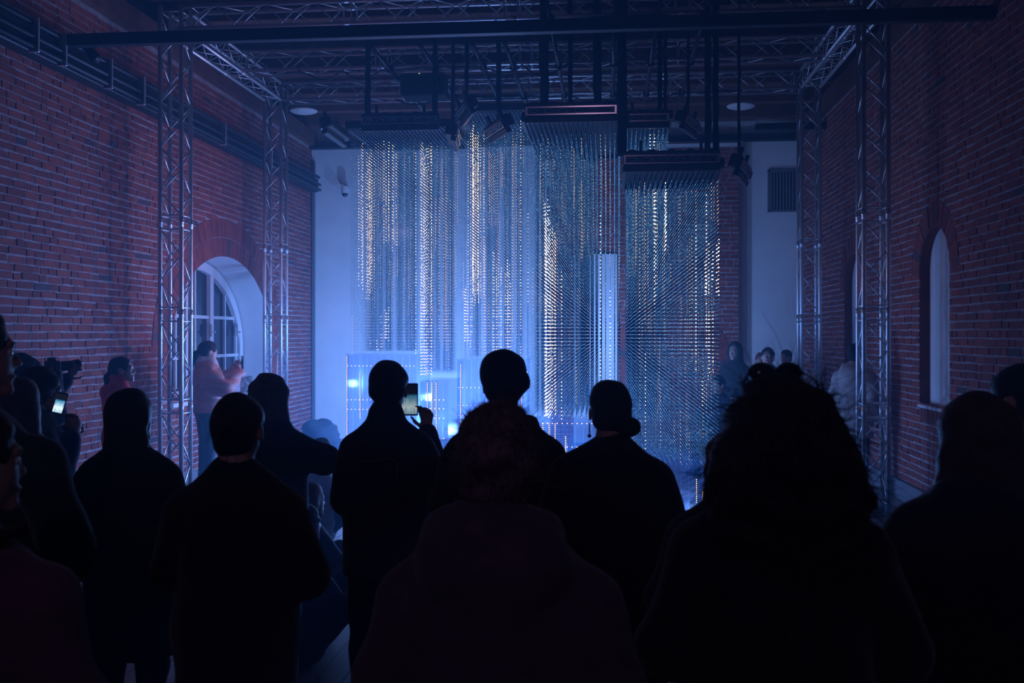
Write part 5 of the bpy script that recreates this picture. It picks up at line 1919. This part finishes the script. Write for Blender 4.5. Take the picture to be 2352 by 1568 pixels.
sb = MB().box((-0.16, -0.16, 0.28), (0.16, 0.16, 0.32), bev=0.01)
for sx in (-1, 1):
    for sy in (-1, 1):
        sb.tube([(sx * 0.14, sy * 0.14, 0.0), (sx * 0.13, sy * 0.13, 0.29)], 0.014, 8)
X, Y = at(1652, 13.2)
tag(sb.build('stool', [M['black']], loc=(X, Y, 0)), 'low black stool under the seated visitor at the back', 'stool')
person('visitor at the back with a bright upturned face above the sunglasses', 1764, 12.6, 1.66, yaw=R(160), head_pitch=R(8), hair='short', coat=('charcoal', (0.03, 0.03, 0.04)), vox=0.009, face=True, skin=SKINL, seed=42)
person('auburn-haired visitor at the back, half hidden behind the sunglasses', 1748, 13.4, 1.58, yaw=R(165), hair='short', hair_col=('auburn', (0.20, 0.06, 0.03)), coat=('charcoal', (0.03, 0.03, 0.04)), seed=43)
person('visitor at the back peering out beside the far right truss post', 1808, 14.9, 1.60, yaw=R(120), head_yaw=R(20), hair='short', coat=('charcoal', (0.03, 0.03, 0.04)), vox=0.009, face=True, skin=SKINL, seed=44)
person('visitor in a grey parka behind the near right truss post', 1963, 11.45, 1.71, yaw=R(-40), hair='short', coat=('parka', (0.36, 0.34, 0.34)), hood=0.9, thick=0.042, sw=0.195, trousers=('pattern', (0.05, 0.05, 0.07)), seed=45, hem=0.66)
# ---- sitting on the floor, front left of the lights
SITL = dict(L=((-0.16, 0.36, 0.42), (-0.13, 0.62, 0.085)), R=((0.16, 0.38, 0.44), (0.13, 0.66, 0.085)))
SITA = dict(L=((-0.25, 0.14, 1.14), (-0.10, 0.36, 1.16)), R=((0.25, 0.14, 1.14), (0.10, 0.36, 1.16)))
person('visitor in a pale jacket and sneakers sitting on the floor', 735, 8.75, 1.66, yaw=R(-52), hair='short', coat=('pale', (0.34, 0.36, 0.42)), trousers=('jeansdark', (0.04, 0.05, 0.09)), sit=0.14, legs=SITL, arms=SITA, seed=50)
i51 = person('visitor with long reddish hair sitting on the floor in ripped jeans', 705, 6.2, 1.64, yaw=R(-40), hair='long', hair_col=('reddish', (0.30, 0.10, 0.08)), coat=NAVY, trousers=('jeans', (0.10, 0.13, 0.20)), sit=0.14, legs=SITL, arms=SITA, seed=51, fluff=300)
phone('phone held low by the seated long-haired visitor', None, at(764, 6.0) + (zat(1320, 6.0),), (R(-30), 0, R(-30)), M['pane'])
person('dark-clothed visitor sitting on the floor behind the man in the black jacket', 690, 5.55, 1.60, yaw=R(-50), hair='short', coat=NAVY, trousers=('jeansdark', (0.02, 0.03, 0.06)), sit=0.14, legs=SITL, arms=SITA, seed=52)

# ---- sunglasses on the head of the woman with the mane
hp = i15['hp']
sg = empty('sunglasses', i15['root'].location)
sg.rotation_euler = i15['root'].rotation_euler
tag(sg, 'black sunglasses pushed up on top of the curly-haired head', 'sunglasses')
for sx in (-1, 1):
    g = MB()
    c0 = hp(sx * 0.031, 0.045, 0.136)
    g.ball((0, 0, 0), (0.026, 0.010, 0.019), 14, 8)
    o = g.build('lens', [M['pane']], sg, smooth=True, loc=tuple(c0), rot=(R(-20), 0, i15['root'].rotation_euler.z * 0))
    rim = MB().tube([c0 + np.array([0.027 * math.cos(t), 0.004, 0.020 * math.sin(t)]) for t in [2 * math.pi * k / 18 for k in range(19)]], 0.0035, 6, caps=False)
    rim.build('rim', [M['black']], sg, smooth=True)
    MB().tube([hp(sx * 0.058, 0.045, 0.138), hp(sx * 0.080, 0.0, 0.118), hp(sx * 0.084, -0.05, 0.06)], 0.003, 6).build('temple', [M['black']], sg, smooth=True)
MB().tube([hp(-0.007, 0.047, 0.140), hp(0.007, 0.047, 0.140)], 0.0035, 6).build('bridge', [M['black']], sg, smooth=True)
# a small dark bag held at the right
X, Y = at(2098, 2.55)
hb = lump('handbag', (X, Y, zat(1432, 2.55)), (0.035, 0.04, 0.045), 'small dark pouch carried by the woman in the scarf', 'pouch', M['strap'], 12)
